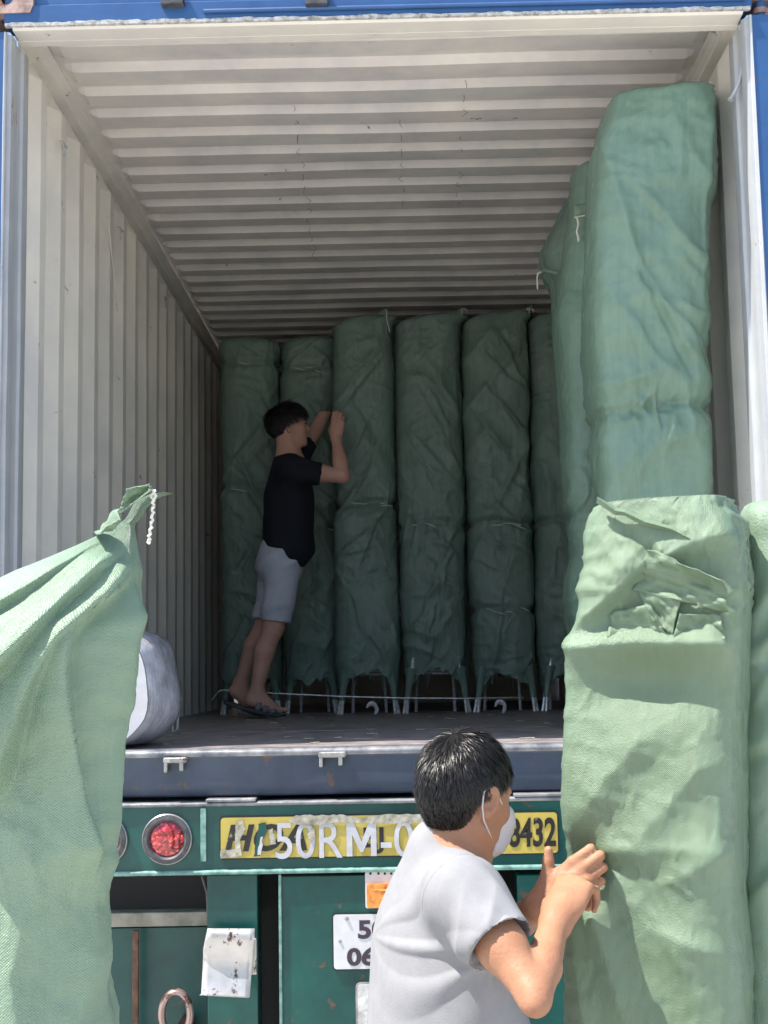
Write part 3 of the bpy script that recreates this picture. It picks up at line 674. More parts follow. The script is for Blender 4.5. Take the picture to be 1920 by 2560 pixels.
# --- back row, standing across the container on their steel racks
def back_bag(idx, l, r, top, Y, seed, tapes, peak, label, diag=1, curtain=None, zbase=.155):
    xl0 = at(l, 1250, Y-.10)[0]-.004; xr0 = at(r, 1250, Y-.10)[0]+.004; W = xr0-xl0; xm = (xl0+xr0)/2; ztop = at((l+r)/2, top, Y-.1)[2]
    t = thing('sacked_bundle', label, 'wrapped bundle', (xm, Y+.02, FZ), 'sacked bundles standing across the container')
    zs = np.concatenate([np.arange(FZ+zbase, ztop-.07, .0085), ztop-.07+.07*np.sin(np.linspace(0, math.pi/2, 14))]); zs = np.unique(zs)
    s = np.clip((zs-(ztop-.07))/.07, 0, 1); sh = np.sqrt(np.clip(1-s**3.4, .0, 1))
    hw = W/2*(.10+.90*sh); bott = np.clip((zs-FZ-zbase)/.35, 0, 1); hw = hw*(.93+.07*bott)
    wob = .010*noise3(np.stack([zs*2.6, zs*0+seed, zs*0], -1), 3); wob2 = .008*noise3(np.stack([zs*3.2, zs*0+seed+9, zs*0], -1), 3)
    for tz in tapes: hw = hw-.012*np.exp(-((zs-FZ-tz)/.035)**2)
    xcs = xm+peak*W*.30*s**1.4
    xl = xcs-hw+wob; xr = xcs+hw+wob2
    def disp(A, B, Z, S, zs_):
        up = sstep(Z, FZ+.85, FZ+1.3); d = diag; fr = (B < 0)*(1-.75*np.clip(np.abs(A)/(W/2), 0, 1)**5)
        h = tension(A, Z, W/2, FZ+1.25, FZ+2.15, seed, 9, d, .017, (1.0, 2.2), (.3, .75))+tension(A, Z, W/2, FZ+.9, FZ+1.5, seed+50, 5, d, .012, (.5, 1.5), (.15, .35))
        h = h+tension(A, Z, W/2, FZ+.45, FZ+1.0, seed+70, 6, -d, .016, (1.5, 5), (.15, .4))+tension(A, Z, W/2, FZ+.35, FZ+1.1, seed+80, 6, d, .012, (.1, .8), (.12, .3))
        h = h*fr+(.016*wr(A, Z, .62*d, 5.0, .9, seed, .6, -.6, .1, 1.3)*(.3+.7*up)+.014*crush(A+B*.6, Z, seed+2, 4.0, 3))*(.35+.65*fr)
        h = h+.004*crush(A+B*.6, Z, seed+5, 14, 3)
        h = h+.010*noise3(np.stack([S*2.4, S*0+seed, Z*2.4], -1), seed+4)
        for tz in tapes:
            tw_ = tz+.012*np.sin(A*17+seed); e = np.exp(-np.abs(Z-FZ-tw_)/.07)
            h = h-.014*np.exp(-((Z-FZ-tw_)/.018)**2)+.016*e*wr(A, Z, .1, 16, 5, seed+44, .6, -.9, 0)
        return h-.012
    def hem(x, y):
        u = np.abs(x)/(W/2); r_ = noise3(np.stack([x*45, y*20, x*0+seed], -1), seed)
        return (.045+.03*math.sin(seed*5))*(1-u**2.2)+.022*r_+.018*np.sin(x*24+seed)-.035*(u > .85)
    ly = .02*noise3(np.stack([zs*1.1, zs*0, zs*0+seed], -1), 5)
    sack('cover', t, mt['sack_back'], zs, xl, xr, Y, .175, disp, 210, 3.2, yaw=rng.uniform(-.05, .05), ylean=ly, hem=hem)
    # racks: paired legs wrapped in film, a chrome cross bar
    r = random.Random(seed)
    for s_, xx in ((-1, xl0+.045), (1, xr0-.045)):
        m = MB()
        for dy, dx in ((-.13, 0), (-.11, .018*s_)):
            m.tube([(xx-.030*s_, Y+dy, FZ+.30), (xx+dx*.3, Y+dy, FZ+.13), (xx+dx+.012*s_, Y+dy-.01, FZ+.0)], .0095, 10)
        autosmooth(m.obj('leg', mt['chrome'], t)); m = MB()
        m.tube([(xx-.02*s_, Y-.12, FZ+.24), (xx+.002, Y-.125, FZ+.15), (xx+.008*s_, Y-.13, FZ+.075)], [.034, .019, .016], 10); o = m.obj('leg_wrap', mt['sack_back'], t)
        m = MB(); m.tube([(xx-.05*s_, Y+.14, FZ+.30), (xx-.04*s_, Y+.14, FZ)], .009, 8); autosmooth(m.obj('leg', mt['chrome'], t))
    m = MB()
    m.tube([(xl0+.03, Y-.10, FZ+.232), (xr0-.03, Y-.10, FZ+.232)], .006, 8); m.tube([(xl0+.03, Y-.10, FZ+.213), (xr0-.03, Y-.10, FZ+.213)], .006, 8)
    autosmooth(m.obj('cross_bar', mt['chrome'], t))
    # frayed threads at the hem
    m = MB()
    for k in range(10):
        x = r.uniform(xl0+.06, xr0-.06); z = FZ+.26+r.uniform(-.02, .02); L = r.uniform(.04, .13); m.tube([(x, Y-.16, z), (x+r.uniform(-.01, .01), Y-.165, z-L*.5), (x+r.uniform(-.02, .02), Y-.162, z-L)], .0016, 4)
    m.obj('frayed_threads', mt['sack_back'], t, kind='stuff')
    m = MB()
    for tz in tapes:
        for q in range(r.randint(2, 4)):
            x0 = xl0+W*r.uniform(.12, .8); L = r.uniform(.02, .09); z0_ = FZ+tz+r.uniform(-.02, .015); sl_ = r.uniform(-.5, .3)
            m.tube([(x0+L*k/4, Y-.190+r.uniform(-.002, .002), z0_+sl_*L*k/4+r.uniform(-.003, .003)) for k in range(5)], [.001, .003, .004, .003, .001], 5)
    m.obj('shiny_tape', mt['film'], t, kind='stuff')
    return t, xr0, ztop
mt['film'] = M('clear_film_edge', (.45, .50, .47), .12, .0, coat=1.0, bump=(200, .8, .003))
YB = 3.42
defs = [(548, 703, 846, 3.78, 11, [1.30, 2.02], -.1, 'green sacked bundle in the left back corner, against the cream wall', 1),
        (704, 845, 841, 3.74, 12, [1.05, 1.98], .4, 'green sacked bundle directly behind the young man in black', 1),
        (834, 992, 786, YB, 13, [1.14], .9, 'green sacked bundle that the young man in black is gripping', -1),
        (994, 1166, 781, YB, 14, [1.02], .9, 'green sacked bundle just right of the one being gripped', 1),
        (1168, 1332, 778, YB, 15, [1.02, .55], .9, 'back-row bundle with the rightmost pointed corner, two right of the gripped one', 1),
        (1334, 1500, 778, YB, 16, [1.02], .2, 'green back-row bundle partly hidden behind the leaning right stack', 1)]
for i, (l, r, tp, Y, sd_, tapes, peak, lab, dg_) in enumerate(defs):
    t, xr0, ztop = back_bag(i, l, r, tp, Y, sd_, tapes, peak, lab, dg_)
    if peak > .5:
        m = MB(); p0 = np.array([xr0-.045, Y-.10, ztop+.015]); p = [p0+np.array([.002*k*(1 if k % 2 else -1), -.004*k, .004-.016*k*(k > 1)]) for k in range(8)]
        if i == 2: p = [at(966, 776, Y-.16), at(966, 790, Y-.18), at(968, 805, Y-.18), at(972, 818, Y-.18), at(974, 830, Y-.18)]
        else: p = [at(1155 if i == 3 else 1322, 786, Y-.14)]+[at((1155 if i == 3 else 1322)+x, 781+y, Y-.15) for x, y in ((2, -5), (-6, -8), (8, -9), (14, -4))]
        m.tube(p, .0028, 5); m.obj('tie_string', mt['string'], t)
        m = MB(); pk = at((964, 1155, 1325)[i-2], (777, 776, 770)[i-2], Y-.10); m.tube([pk+np.array([-.06, .02, -.07]), pk+np.array([-.02, .0, -.025]), pk+np.array([.01, -.01, .012])], [.05, .026, .004], 10)
        autosmooth(m.obj('pinched_corner', mt['sack_back'], t), 60)

# --- the three at the right wall, nearest the opening
def side_bag(name, label, Lp, Rp, Y, thick, seed, tapes, mat, zlo, yaw=0, amp=1.0, extra=None, group=None, cols=220, dz=.009, n=3.6):
    Yc_ = Y-.7*thick; Lc = contour(Lp, Yc_); Rc = contour(Rp, Yc_); ztop = min(Lc[:, 0].max(), Rc[:, 0].max())
    ztop = max(Lc[:, 0].max(), Rc[:, 0].max()); zs = np.arange(zlo, ztop, dz); zs = np.append(zs, ztop)
    xl = smooth1(cx(Lc, zs), 2); xr = smooth1(cx(Rc, zs), 2); xr = np.maximum(xr, xl+.012)
    b = thing(name, label, 'wrapped bundle', ((xl[5]+xr[5])/2, Y, zlo), group)
    def disp(A, B, Z, S, zs_):
        hwm = float(np.median(xr-xl))/2; fr = (B < 0)*(1-.75*np.clip(np.abs(A)/hwm, 0, 1)**5)
        h = tension(A, Z, hwm, FZ+1.3, FZ+2.2, seed, 8, 1, .017*amp, (1.0, 3.0), (.3, .7))+tension(A, Z, hwm, FZ+.9, FZ+1.7, seed+50, 7, 1, .012*amp, (.3, 1.5), (.12, .35))+tension(A, Z, hwm, FZ+.0, FZ+1.1, seed+70, 8, -1, .014*amp, (.6, 4), (.15, .4))
        h = h*fr+amp*(.022*wr(A, Z, -.35, 3.0, .7, seed, .7, -.6, .1, 1.4)+.010*crush(A+B*.7, Z, seed+3, 4.5, 4))*(.35+.65*fr)+.003*crush(A+B*.7, Z, seed+9, 15, 3)
        h = h+.012*wr(A+B, Z, .03, 13, .6, seed+77, .4, -.4, .4, 1.2)*sstep(Z, FZ+1.1, FZ+1.7)+.010*noise3(np.stack([S*2.2, S*0+seed, Z*2.2], -1), seed+1)
        for tz in tapes:
            e = np.exp(-np.abs(Z-tz)/.09); h = h-.018*np.exp(-((Z-tz-.008*np.sin(A*14))/.022)**2)+.022*e*crush(A, Z, seed+50, 9, 3)
        if extra is not None: h = h+extra(A, B, Z, S)
        return h-.012
    sack('cover', b, mt[mat], zs, xl, xr, Y, thick, disp, cols, n, yaw)
    return b
g3 = 'sacked bundles at the right wall of the container'
L1 = [(1765, 206), (1700, 209), (1610, 217), (1552, 229), (1520, 236), (1511, 301), (1492, 376), (1486, 492), (1482, 579), (1480, 700), (1480, 860), (1493, 980), (1500, 1060), (1497, 1157), (1508, 1250), (1500, 1500), (1500, 1860)]
R1 = [(1775, 205), (1779, 213), (1786, 262), (1782, 492), (1776, 665), (1771, 760), (1773, 856), (1768, 890), (1777, 945), (1770, 1026), (1779, 1071), (1781, 1234), (1780, 1500), (1780, 1860)]
zt1 = at(1700, 1035, .35)[2]
def ex1(A, B, Z, S):
    f = (B < 0)
    def pl(pts): return [(at(x, y, .35)[0]-xm1, at(x, y, .35)[2]) for x, y in pts]
    h = ridge(A, Z, pl([(1610, 235), (1640, 330), (1700, 420), (1765, 520)]), .022, .10, .035, 1)
    h = h+ridge(A, Z, pl([(1545, 900), (1530, 700), (1570, 500), (1600, 380)]), .020, .12, .05, -1)
    h = h+ridge(A, Z, pl([(1590, 640), (1660, 720), (1720, 810), (1770, 850)]), .020, .10, .03, 1)
    h = h+ridge(A, Z, pl([(1560, 1230), (1620, 1150), (1700, 1110), (1770, 1080)]), .016, .08, .03, 1)
    h = h+ridge(A, Z, pl([(1520, 1000), (1590, 960), (1680, 985), (1770, 960)]), .020, .08, .025, 1)
    return h*f
xm1 = at(1635, 800, .35)[0]
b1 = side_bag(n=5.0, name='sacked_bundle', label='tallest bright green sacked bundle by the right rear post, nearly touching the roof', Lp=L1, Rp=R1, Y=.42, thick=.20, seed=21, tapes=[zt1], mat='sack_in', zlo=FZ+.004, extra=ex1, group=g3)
m = MB(); p = [at(x, y, .30) for x, y in ((1768, 207), (1778, 208), (1781, 217), (1780, 226), (1775, 231))]; m.tube(p, .0035, 6); m.obj('tie_string', mt['string'], b1)
m = MB()
L2 = [(1475, 395), (1436, 407), (1430, 451), (1426, 560), (1404, 690), (1391, 780), (1398, 853), (1408, 989), (1412, 1097), (1421, 1282), (1434, 1385), (1416, 1441), (1414, 1500), (1430, 1584), (1440, 1700), (1440, 1790)]
R2 = [(1540, 390), (1600, 400), (1620, 600), (1620, 1400), (1620, 1790)]
b2 = side_bag('sacked_bundle', 'darker green sacked bundle with folded strip and string, behind the tallest right bundle', L2, R2, 1.05, .19, 22, [at(1450, 1290, 1.0)[2]], 'sack_in', FZ+.004, group=g3, cols=180)
L3 = [(1440, 470), (1411, 509), (1376, 580), (1355, 625), (1364, 665), (1386, 695), (1394, 760), (1400, 850), (1412, 1000), (1420, 1200), (1430, 1400), (1430, 1780)]
R3 = [(1500, 465), (1560, 480), (1580, 700), (1580, 1780)]
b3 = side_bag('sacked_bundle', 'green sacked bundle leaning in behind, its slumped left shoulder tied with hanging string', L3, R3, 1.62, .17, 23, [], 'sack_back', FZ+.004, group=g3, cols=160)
m = MB(); p = [at(x, y, 1.38) for x, y in ((1392, 682), (1376, 678), (1362, 676), (1353, 680))]; m.tube(p, .010, 6); m.obj('twisted_corner', mt['sack_in'], b3)
m = MB(); p = [at(x, y, 1.36) for x, y in ((1353, 680), (1345, 684), (1343, 695), (1344, 724))]; m.tube(p, .0035, 6); m.obj('tie_string', mt['string'], b3)
V = []; F = []
for i in range(13):
    for j in range(6):
        P = at(1436+(1482-1436)*i/12, 516+28*j/5-8*i/12*(1)-0*j, .825); V.append(P+np.array([0, -.010*math.sin(j/5*3.14)+.003*float(noise3(np.array([i*.6, j*.6, 0]), 5)), 0]))
for i in range(12):
    for j in range(5): F.append((i*6+j, (i+1)*6+j, (i+1)*6+j+1, i*6+j+1))
st = mesh_obj('folded_strip', V, F, mt['sack_left'], b2, True, uv=np.array([(v[0], v[2]) for v in V])); st.modifiers.new('solid', 'SOLIDIFY').thickness = .004
m = MB(); p = [at(x, y, .812) for x, y in ((1436, 544), (1460, 539), (1480, 533))]; m.tube(p, .003, 6)
p = [at(x, y, .81) for x, y in ((1443, 544), (1446, 560), (1442, 580), (1446, 592), (1447, 604))]; m.tube(p, [.004, .0045, .004, .005, .0055], 6); m.obj('tie_string', mt['string'], b2)

# --- the big sack in front on the right, held by the man in the mask
yawR = R_(-22); nR = np.array([-math.sin(R_(22)), -math.cos(R_(22)), 0]); 
PR0 = at(1405, 1900, -1.56)
def rp(px, py): return at_plane(px, py, PR0, nR)
def ra(px, py): p = rp(px, py); return (float(np.dot((p-PR0)[:2], [math.cos(yawR), math.sin(yawR)])), float(p[2]))
Lf = [(1530, 1250), (1495, 1256), (1470, 1294), (1461, 1400), (1456, 1480), (1447, 1574), (1428, 1600), (1406, 1622), (1403, 1700), (1402, 1900), (1400, 2010), (1404, 2120), (1409, 2180), (1407, 2335), (1409, 2560), (1409, 2900), (1406, 3900)]
Rf = [(1800, 1262), (1838, 1280), (1835, 1400), (1836, 1560), (1834, 1700), (1832, 1900), (1829, 2060), (1834, 2140), (1829, 2240), (1836, 2370), (1841, 2482), (1836, 2600), (1836, 3900)]
Lr = np.array([ra(*p) for p in Lf]); Rr = np.array([ra(*p) for p in Rf])
ztR = max(Lr[:, 1].max(), Rr[:, 1].max()); zs = np.append(np.arange(.01, ztR, .0062), ztR)
al = smooth1(cx(Lr[:, ::-1], zs), 2)-.010; ar = smooth1(cx(Rr[:, ::-1], zs), 2)+.002
def rl(pts): return [ra(x, y) for x, y in pts]
TH = .125
def dispR(A, B, Z, S, zs_):
    xc = ((al+ar)/2)[:, None]; a = A+xc; f = sstep(-B, TH*.35, TH*.8)
    h = 0
    R = ridge
    h = h+R(a, Z, rl([(1400, 1628), (1480, 1614), (1600, 1606), (1700, 1608), (1845, 1610)]), .026, .030, .050, 1, .03)       # brow over the hollow
    h = h+R(a, Z, rl([(1404, 1624), (1480, 1540), (1580, 1450), (1640, 1400)]), .022, .075, .012, 1, .02)                       # diagonal roll of the folded mouth
    h = h+R(a, Z, rl([(1835, 1310), (1800, 1335), (1720, 1370), (1640, 1410)]), .020, .05, .018, -1, .02)
    h = h+R(a, Z, rl([(1830, 1330), (1822, 1450), (1826, 1600)]), .015, .03, .02, 1, .02)
    h = h+R(a, Z, rl([(1690, 1785), (1600, 1860), (1520, 1950), (1440, 2080)]), .020, .13, .05, -1, .08)
    h = h+R(a, Z, rl([(1836, 1880), (1740, 1930), (1660, 2030), (1590, 2110)]), .012, .09, .03, -1, .06)
    h = h+R(a, Z, rl([(1400, 2128), (1560, 2122), (1700, 2120), (1838, 2130)]), .015, .10, .04, 1, .03)
    h = h+R(a, Z, rl([(1640, 2220), (1740, 2175), (1836, 2120)]), .012, .035, .05, 1, .05)
    h = h+R(a, Z, rl([(1640, 2325), (1740, 2360), (1836, 2402)]), .013, .028, .05, 1, .05)
    h = h+R(a, Z, rl([(1836, 2240), (1700, 2300), (1640, 2330)]), .008, .09, .05, -1, .05)
    h = h+R(a, Z, rl([(1440, 2190), (1500, 2330), (1580, 2600)]), .012, .03, .05, 1, .08)
    h = h+R(a, Z, rl([(1425, 2200), (1440, 2400), (1480, 2650)]), .009, .02, .03, 1, .08)
    h = h+R(a, Z, rl([(1440, 2150), (1560, 2230), (1720, 2420), (1800, 2600)]), .010, .07, .05, 1, .08)
    hx, hz_ = ra(1630, 1690); h = h-.020*np.exp(-(((a-hx)/.11)**2+((Z-hz_)/.055)**2))
    # the hand pinches the cloth
    px, pz_ = ra(1450, 2160); d = np.hypot((a-px)*1.0, Z-pz_); h = h-.030*np.exp(-(d/.05)**2)
    ang = np.arctan2(Z-pz_, a-px); h = h+.0035*np.exp(-(d/.14)**1.5)*np.sin(ang*5+2.5*noise3(np.stack([a*12,Z*12,a*0],-1),3))*sstep(d, .015, .06)
    Q = np.stack([a*1.0+B*.9, B*0+4.0, Z], -1)
    low = sstep(Z, at(1600, 1560, -1.6)[2], at(1600, 1480, -1.6)[2])
    hn = .006*noise3(Q*3.0, 5)+.004*crush(a+B, Z, 6, 5, 3)*(.6+1.6*low)+.0022*crush(a+B, Z, 12, 24, 3)*(1+low)+low*.008*wr(a, Z, .62, 15, 3.5, 15, .7, -.5, .2)+low*.0028*wr(a, Z, .80, 42, 9, 45, .5, -.6, .1)+.0012*wr(a, Z, .2, 50, 12, 48, .6, -.3, .3)
    hn = hn+.007*wr(a, Z, -.6, 4, 1.0, 17, .6, -.4, .3, 1.4)*(1-low)
    e_ = 1-.85*np.clip(np.abs(A)/hw[:, None], 0, 1)**7
    return h*1.5*f*e_+hn-.004
xw = PR0[0]+np.cos(yawR)*0; 
bR = thing('sacked_bundle', 'large pale green woven sack held upright by the man in the white mask', 'wrapped bundle', (rp(1620, 1900)[0], rp(1620, 1900)[1]+TH, 0))
# section centre follows the slanted front plane
rows = len(zs); hw = (ar-al)/2; ac = (ar+al)/2
dirA = np.array([math.cos(yawR), math.sin(yawR)]); back = -nR[:2]
Xc = PR0[0]+dirA[0]*ac+back[0]*TH; Yc = PR0[1]+dirA[1]*ac+back[1]*TH
capR = lambda A, B, Z: .035*(A)*sstep(Z, ztR-.07, ztR)*0
oR = sack('cover', bR, mt['sack_front'], zs, Xc-hw, Xc+hw, 0.0, TH, dispR, 330, 6.0, yaw=yawR, ylean=Yc, tpow=.25)
# the loose flap thrown over the top, the tuck under it and the raw top edge
def sheet(name, parent, mat, quad_pts, nu, nv, seed, bulge=.0, th=.0015, amp=.004, label=None, offs=None):
    """quad_pts: four corners (3-D) in order; a crumpled sheet of cloth between them"""
    P = [np.array(p, float) for p in quad_pts]; V = []; UV = []; n_ = np.cross(P[1]-P[0], P[3]-P[0]); n_ /= np.linalg.norm(n_)
    for i in range(nu+1):
        for j in range(nv+1):
            u, v = i/nu, j/nv; p = P[0]*(1-u)*(1-v)+P[1]*u*(1-v)+P[2]*u*v+P[3]*(1-u)*v
            e = bulge*math.sin(math.pi*u)*math.sin(math.pi*v*.9)
            q = np.array([u*3.1, v*2.7, seed]); e += amp*float(noise3(q, seed))+amp*.6*float(noise3(q*2.7, seed+1))+amp*1.3*float(crumple(np.array([[u*.3, seed, v*.2]]), seed, 9, 4)[0])
            ed = .004*float(noise3(np.array([u*9, v*9, seed+.5]), seed+2)); V.append(p+n_*e+(P[3]-P[0])/np.linalg.norm(P[3]-P[0])*ed*(1 if j in (0, nv) else .3)); UV.append((u*np.linalg.norm(P[1]-P[0]), v*np.linalg.norm(P[3]-P[0])))
    F = [(i*(nv+1)+j, (i+1)*(nv+1)+j, (i+1)*(nv+1)+j+1, i*(nv+1)+j+1) for i in range(nu) for j in range(nv)]
    o = mesh_obj(name, V, F, mat, parent, True, uv=np.array(UV), label=label); o.modifiers.new('solid', 'SOLIDIFY').thickness = th; return o
def rpo(px, py, off): return at_plane(px, py, PR0+nR*off, nR)
sheet('mouth_flap', bR, mt['sack_front'], [rpo(1622, 1370, .034), rpo(1808, 1450, .056), rpo(1824, 1532, .024), rpo(1578, 1476, .020)], 44, 24, 3, .010, amp=.009, label='loose flap of the sack mouth folded over')
sheet('mouth_flap', bR, mt['sack_front'], [rpo(1588, 1468, .022), rpo(1700, 1500, .028), rpo(1680, 1586, .024), rpo(1632, 1552, .022)], 20, 16, 5, .010, amp=.006, label='small tucked corner under the flap')
sheet('mouth_flap', bR, mt['sack_front'], [rpo(1524, 1532, .014), rpo(1628, 1512, .026), rpo(1668, 1595, .024), rpo(1520, 1604, .018)], 24, 18, 7, .012, amp=.006, label='inner fold of the sack mouth')
sheet('mouth_flap', bR, mt['sack_front'], [rpo(1700, 1535, .022), rpo(1800, 1535, .022), rpo(1815, 1600, .020), rpo(1682, 1600, .020)], 24, 18, 9, .010, amp=.006, label='shaded fold deep in the sack mouth')
# seam line: raw edge running from the pointed corner down to the right
m = MB(); pts = [(1492, 1245), (1538, 1272), (1560, 1276), (1612, 1300), (1678, 1318), (1724, 1340)]; V = []; F = []
for i, (px, py) in enumerate(pts):
    V += [rpo(px, py, .012), rpo(px+1, py+2+(i > 0)*3, .030), rpo(px+1, py+9+(i % 2)*3, .018)]
for i in range(len(pts)-1):
    for k in range(2): F.append((i*3+k, (i+1)*3+k, (i+1)*3+k+1, i*3+k+1))
so_ = mesh_obj('raw_edge', V, F, mt['sack_front'], bR, False, uv=np.array([(v[0], v[2]) for v in V]), label='raw top edge folded along the mouth'); so_.modifiers.new('solid', 'SOLIDIFY').thickness = .003
# a second sack just behind its right side
Ls = [(1885, 1268), (1868, 1278), (1862, 1330), (1855, 1500), (1850, 1800), (1850, 2300), (1850, 3600)]
Rs = [(2050, 1250), (2110, 1275), (2120, 1400), (2120, 3600)]
b5 = side_bag('sacked_bundle', 'green sack standing behind the right edge of the held sack, cut by the frame', Ls, Rs, -1.38, .12, 31, [at(1900, 1660, -1.0)[2]], 'sack_left', .01, amp=1.0, cols=160, dz=.012)

# --- the thin pale sack leaning in on the left, its neck tied with twine
YL = -2.22
Lc = [(372, 1215), (330, 1222), (306, 1240), (298, 1262), (286, 1286), (180, 1350), (100, 1396), (0, 1456), (-120, 1530), (-230, 1570), (-300, 1640), (-330, 1760), (-335, 2000), (-330, 2560), (-325, 3900)]
Rc = [(376, 1214), (391, 1226), (392, 1244), (378, 1262), (352, 1268), (349, 1285), (358, 1340), (362, 1420), (365, 1500), (362, 1560), (352, 1640), (334, 1760), (318, 1850), (309, 1900), (303, 2000), (292, 2100), (287, 2200), (300, 2330), (302, 2420), (296, 2480), (316, 2560), (320, 2700), (330, 3900)]
lc = contour(Lc, YL-.08); rc = contour(Rc, YL-.08); ztL = lc[:, 0].max()
zs = np.append(np.arange(.01, ztL, .0066), ztL); xl = smooth1(cx(lc, zs), 1); xr = np.maximum(smooth1(cx(rc, zs), 1)-.024, xl+.02)
def pl(pts): return [(at(x, y, YL-.06)[0], at(x, y, YL-.06)[2]) for x, y in pts]
xcL = (xl+xr)/2
def dispL(A, B, Z, S, zs_):
    a = A+xcL[:, None]; f = sstep(-B, .0, .05); R = ridge; h = 0
    h = np.maximum.reduce([R(a, Z, pl(p), am, lu, ld, -1, .05) for p, am, lu, ld in (
        ([(296, 1288), (180, 1362), (0, 1468), (-160, 1560)], .020, .020, .014),
        ([(300, 1300), (200, 1400), (100, 1482), (-10, 1560), (-140, 1660)], .032, .030, .012),
        ([(305, 1330), (235, 1440), (135, 1570), (50, 1680), (-30, 1770), (-150, 1880)], .040, .055, .014),
        ([(312, 1370), (250, 1500), (170, 1600), (120, 1700), (70, 1860), (30, 2000)], .034, .040, .012),
        ([(318, 1400), (262, 1500), (200, 1570), (186, 1660), (188, 1800), (200, 2000), (215, 2200)], .030, .040, .008),
        ([(335, 1450), (300, 1620), (285, 1800), (262, 2050), (250, 2250)], .018, .05, .014))])
    h = h+R(a, Z, pl([(40, 1700), (0, 1850), (-60, 2000)]), .022, .04, .02, -1, .05)
    h = h+0*R(a, Z, pl([(330, 1350), (300, 1560), (285, 1800), (262, 2050), (250, 2250)]), .012, .05, .02, -1, .1)
    h = h+R(a, Z, pl([(262, 1900), (215, 2100), (230, 2300), (210, 2500)]), .014, .04, .02, -1, .1)
    h = h+R(a, Z, pl([(100, 1950), (120, 2200), (80, 2400), (120, 2700)]), .016, .06, .025, -1, .1)
    h = h+R(a, Z, pl([(300, 2300), (240, 2380), (200, 2500), (220, 2700)]), .012, .03, .04, -1, .05)
    Q = np.stack([a*.8, a*0+2.0, Z], -1)
    hn = .006*noise3(Q*4, 15)+.006*wr(a, Z, -.08, 12, .8, 19, .4, -.4, .3)+.0022*crush(a, Z, 16, 22, 3)+.004*crush(a, Z, 18, 8, 3)
    hn = hn+.010*wr(a, Z, .95, 9, 1.1, 23, .3, -.6, .2, 1.2)*sstep(Z, 1.55, 1.75)
    return h*1.5*f+hn-.004
bL = thing('sacked_bundle', 'pale green sack at the left front, its bent neck tied with white twine', 'wrapped bundle', (-.45, YL, 0))
wn = np.clip((xr-xl)/.30, .0, 1)
ylL = -.03*(1-np.clip((zs-1.2)/.8, 0, 1))
sack('cover', bL, mt['sack_left'], zs, xl, xr, YL, .13, dispL, 320, 2.6, ylean=ylL, tpow=.9)
m = MB(); tw = [(382, 1232), (384, 1250), (382, 1275), (380, 1300), (376, 1325), (373, 1345), (374, 1355), (371, 1358)]
P = []
for i in range(len(tw)-1):
    for k in range(4):
        t = k/4; q = at(tw[i][0]*(1-t)+tw[i+1][0]*t, tw[i][1]*(1-t)+tw[i+1][1]*t, YL-.05); P.append(q+.0016*np.array([math.sin((i*4+k)*2.2), math.cos((i*4+k)*2.2), 0]))
m.tube(P, [.0019+.0006*(k % 2) for k in range(len(P))], 6)
p = [at(x, y, YL-.055) for x, y in ((372, 1222), (382, 1226), (390, 1240), (383, 1250), (376, 1240), (386, 1228), (390, 1226))]; m.tube(p, .0020, 6); m.obj('tie_string', mt['string'], bL)
sheet('mouth_flap', bL, mt['sack_left'], [at(240, 1336, YL-.02), at(300, 1266, YL-.07), at(292, 1298, YL-.10), at(236, 1332, YL-.09)], 18, 10, 31, .01, amp=.005, label='small folded lip of cloth on the slope')
sheet('mouth_flap', bL, mt['sack_left'], [at(296, 1290, YL-.03), at(316, 1222, YL-.05), at(372, 1210, YL-.06), at(378, 1228, YL-.065)], 18, 10, 33, .012, amp=.004, label='rolled lip at the tied neck')

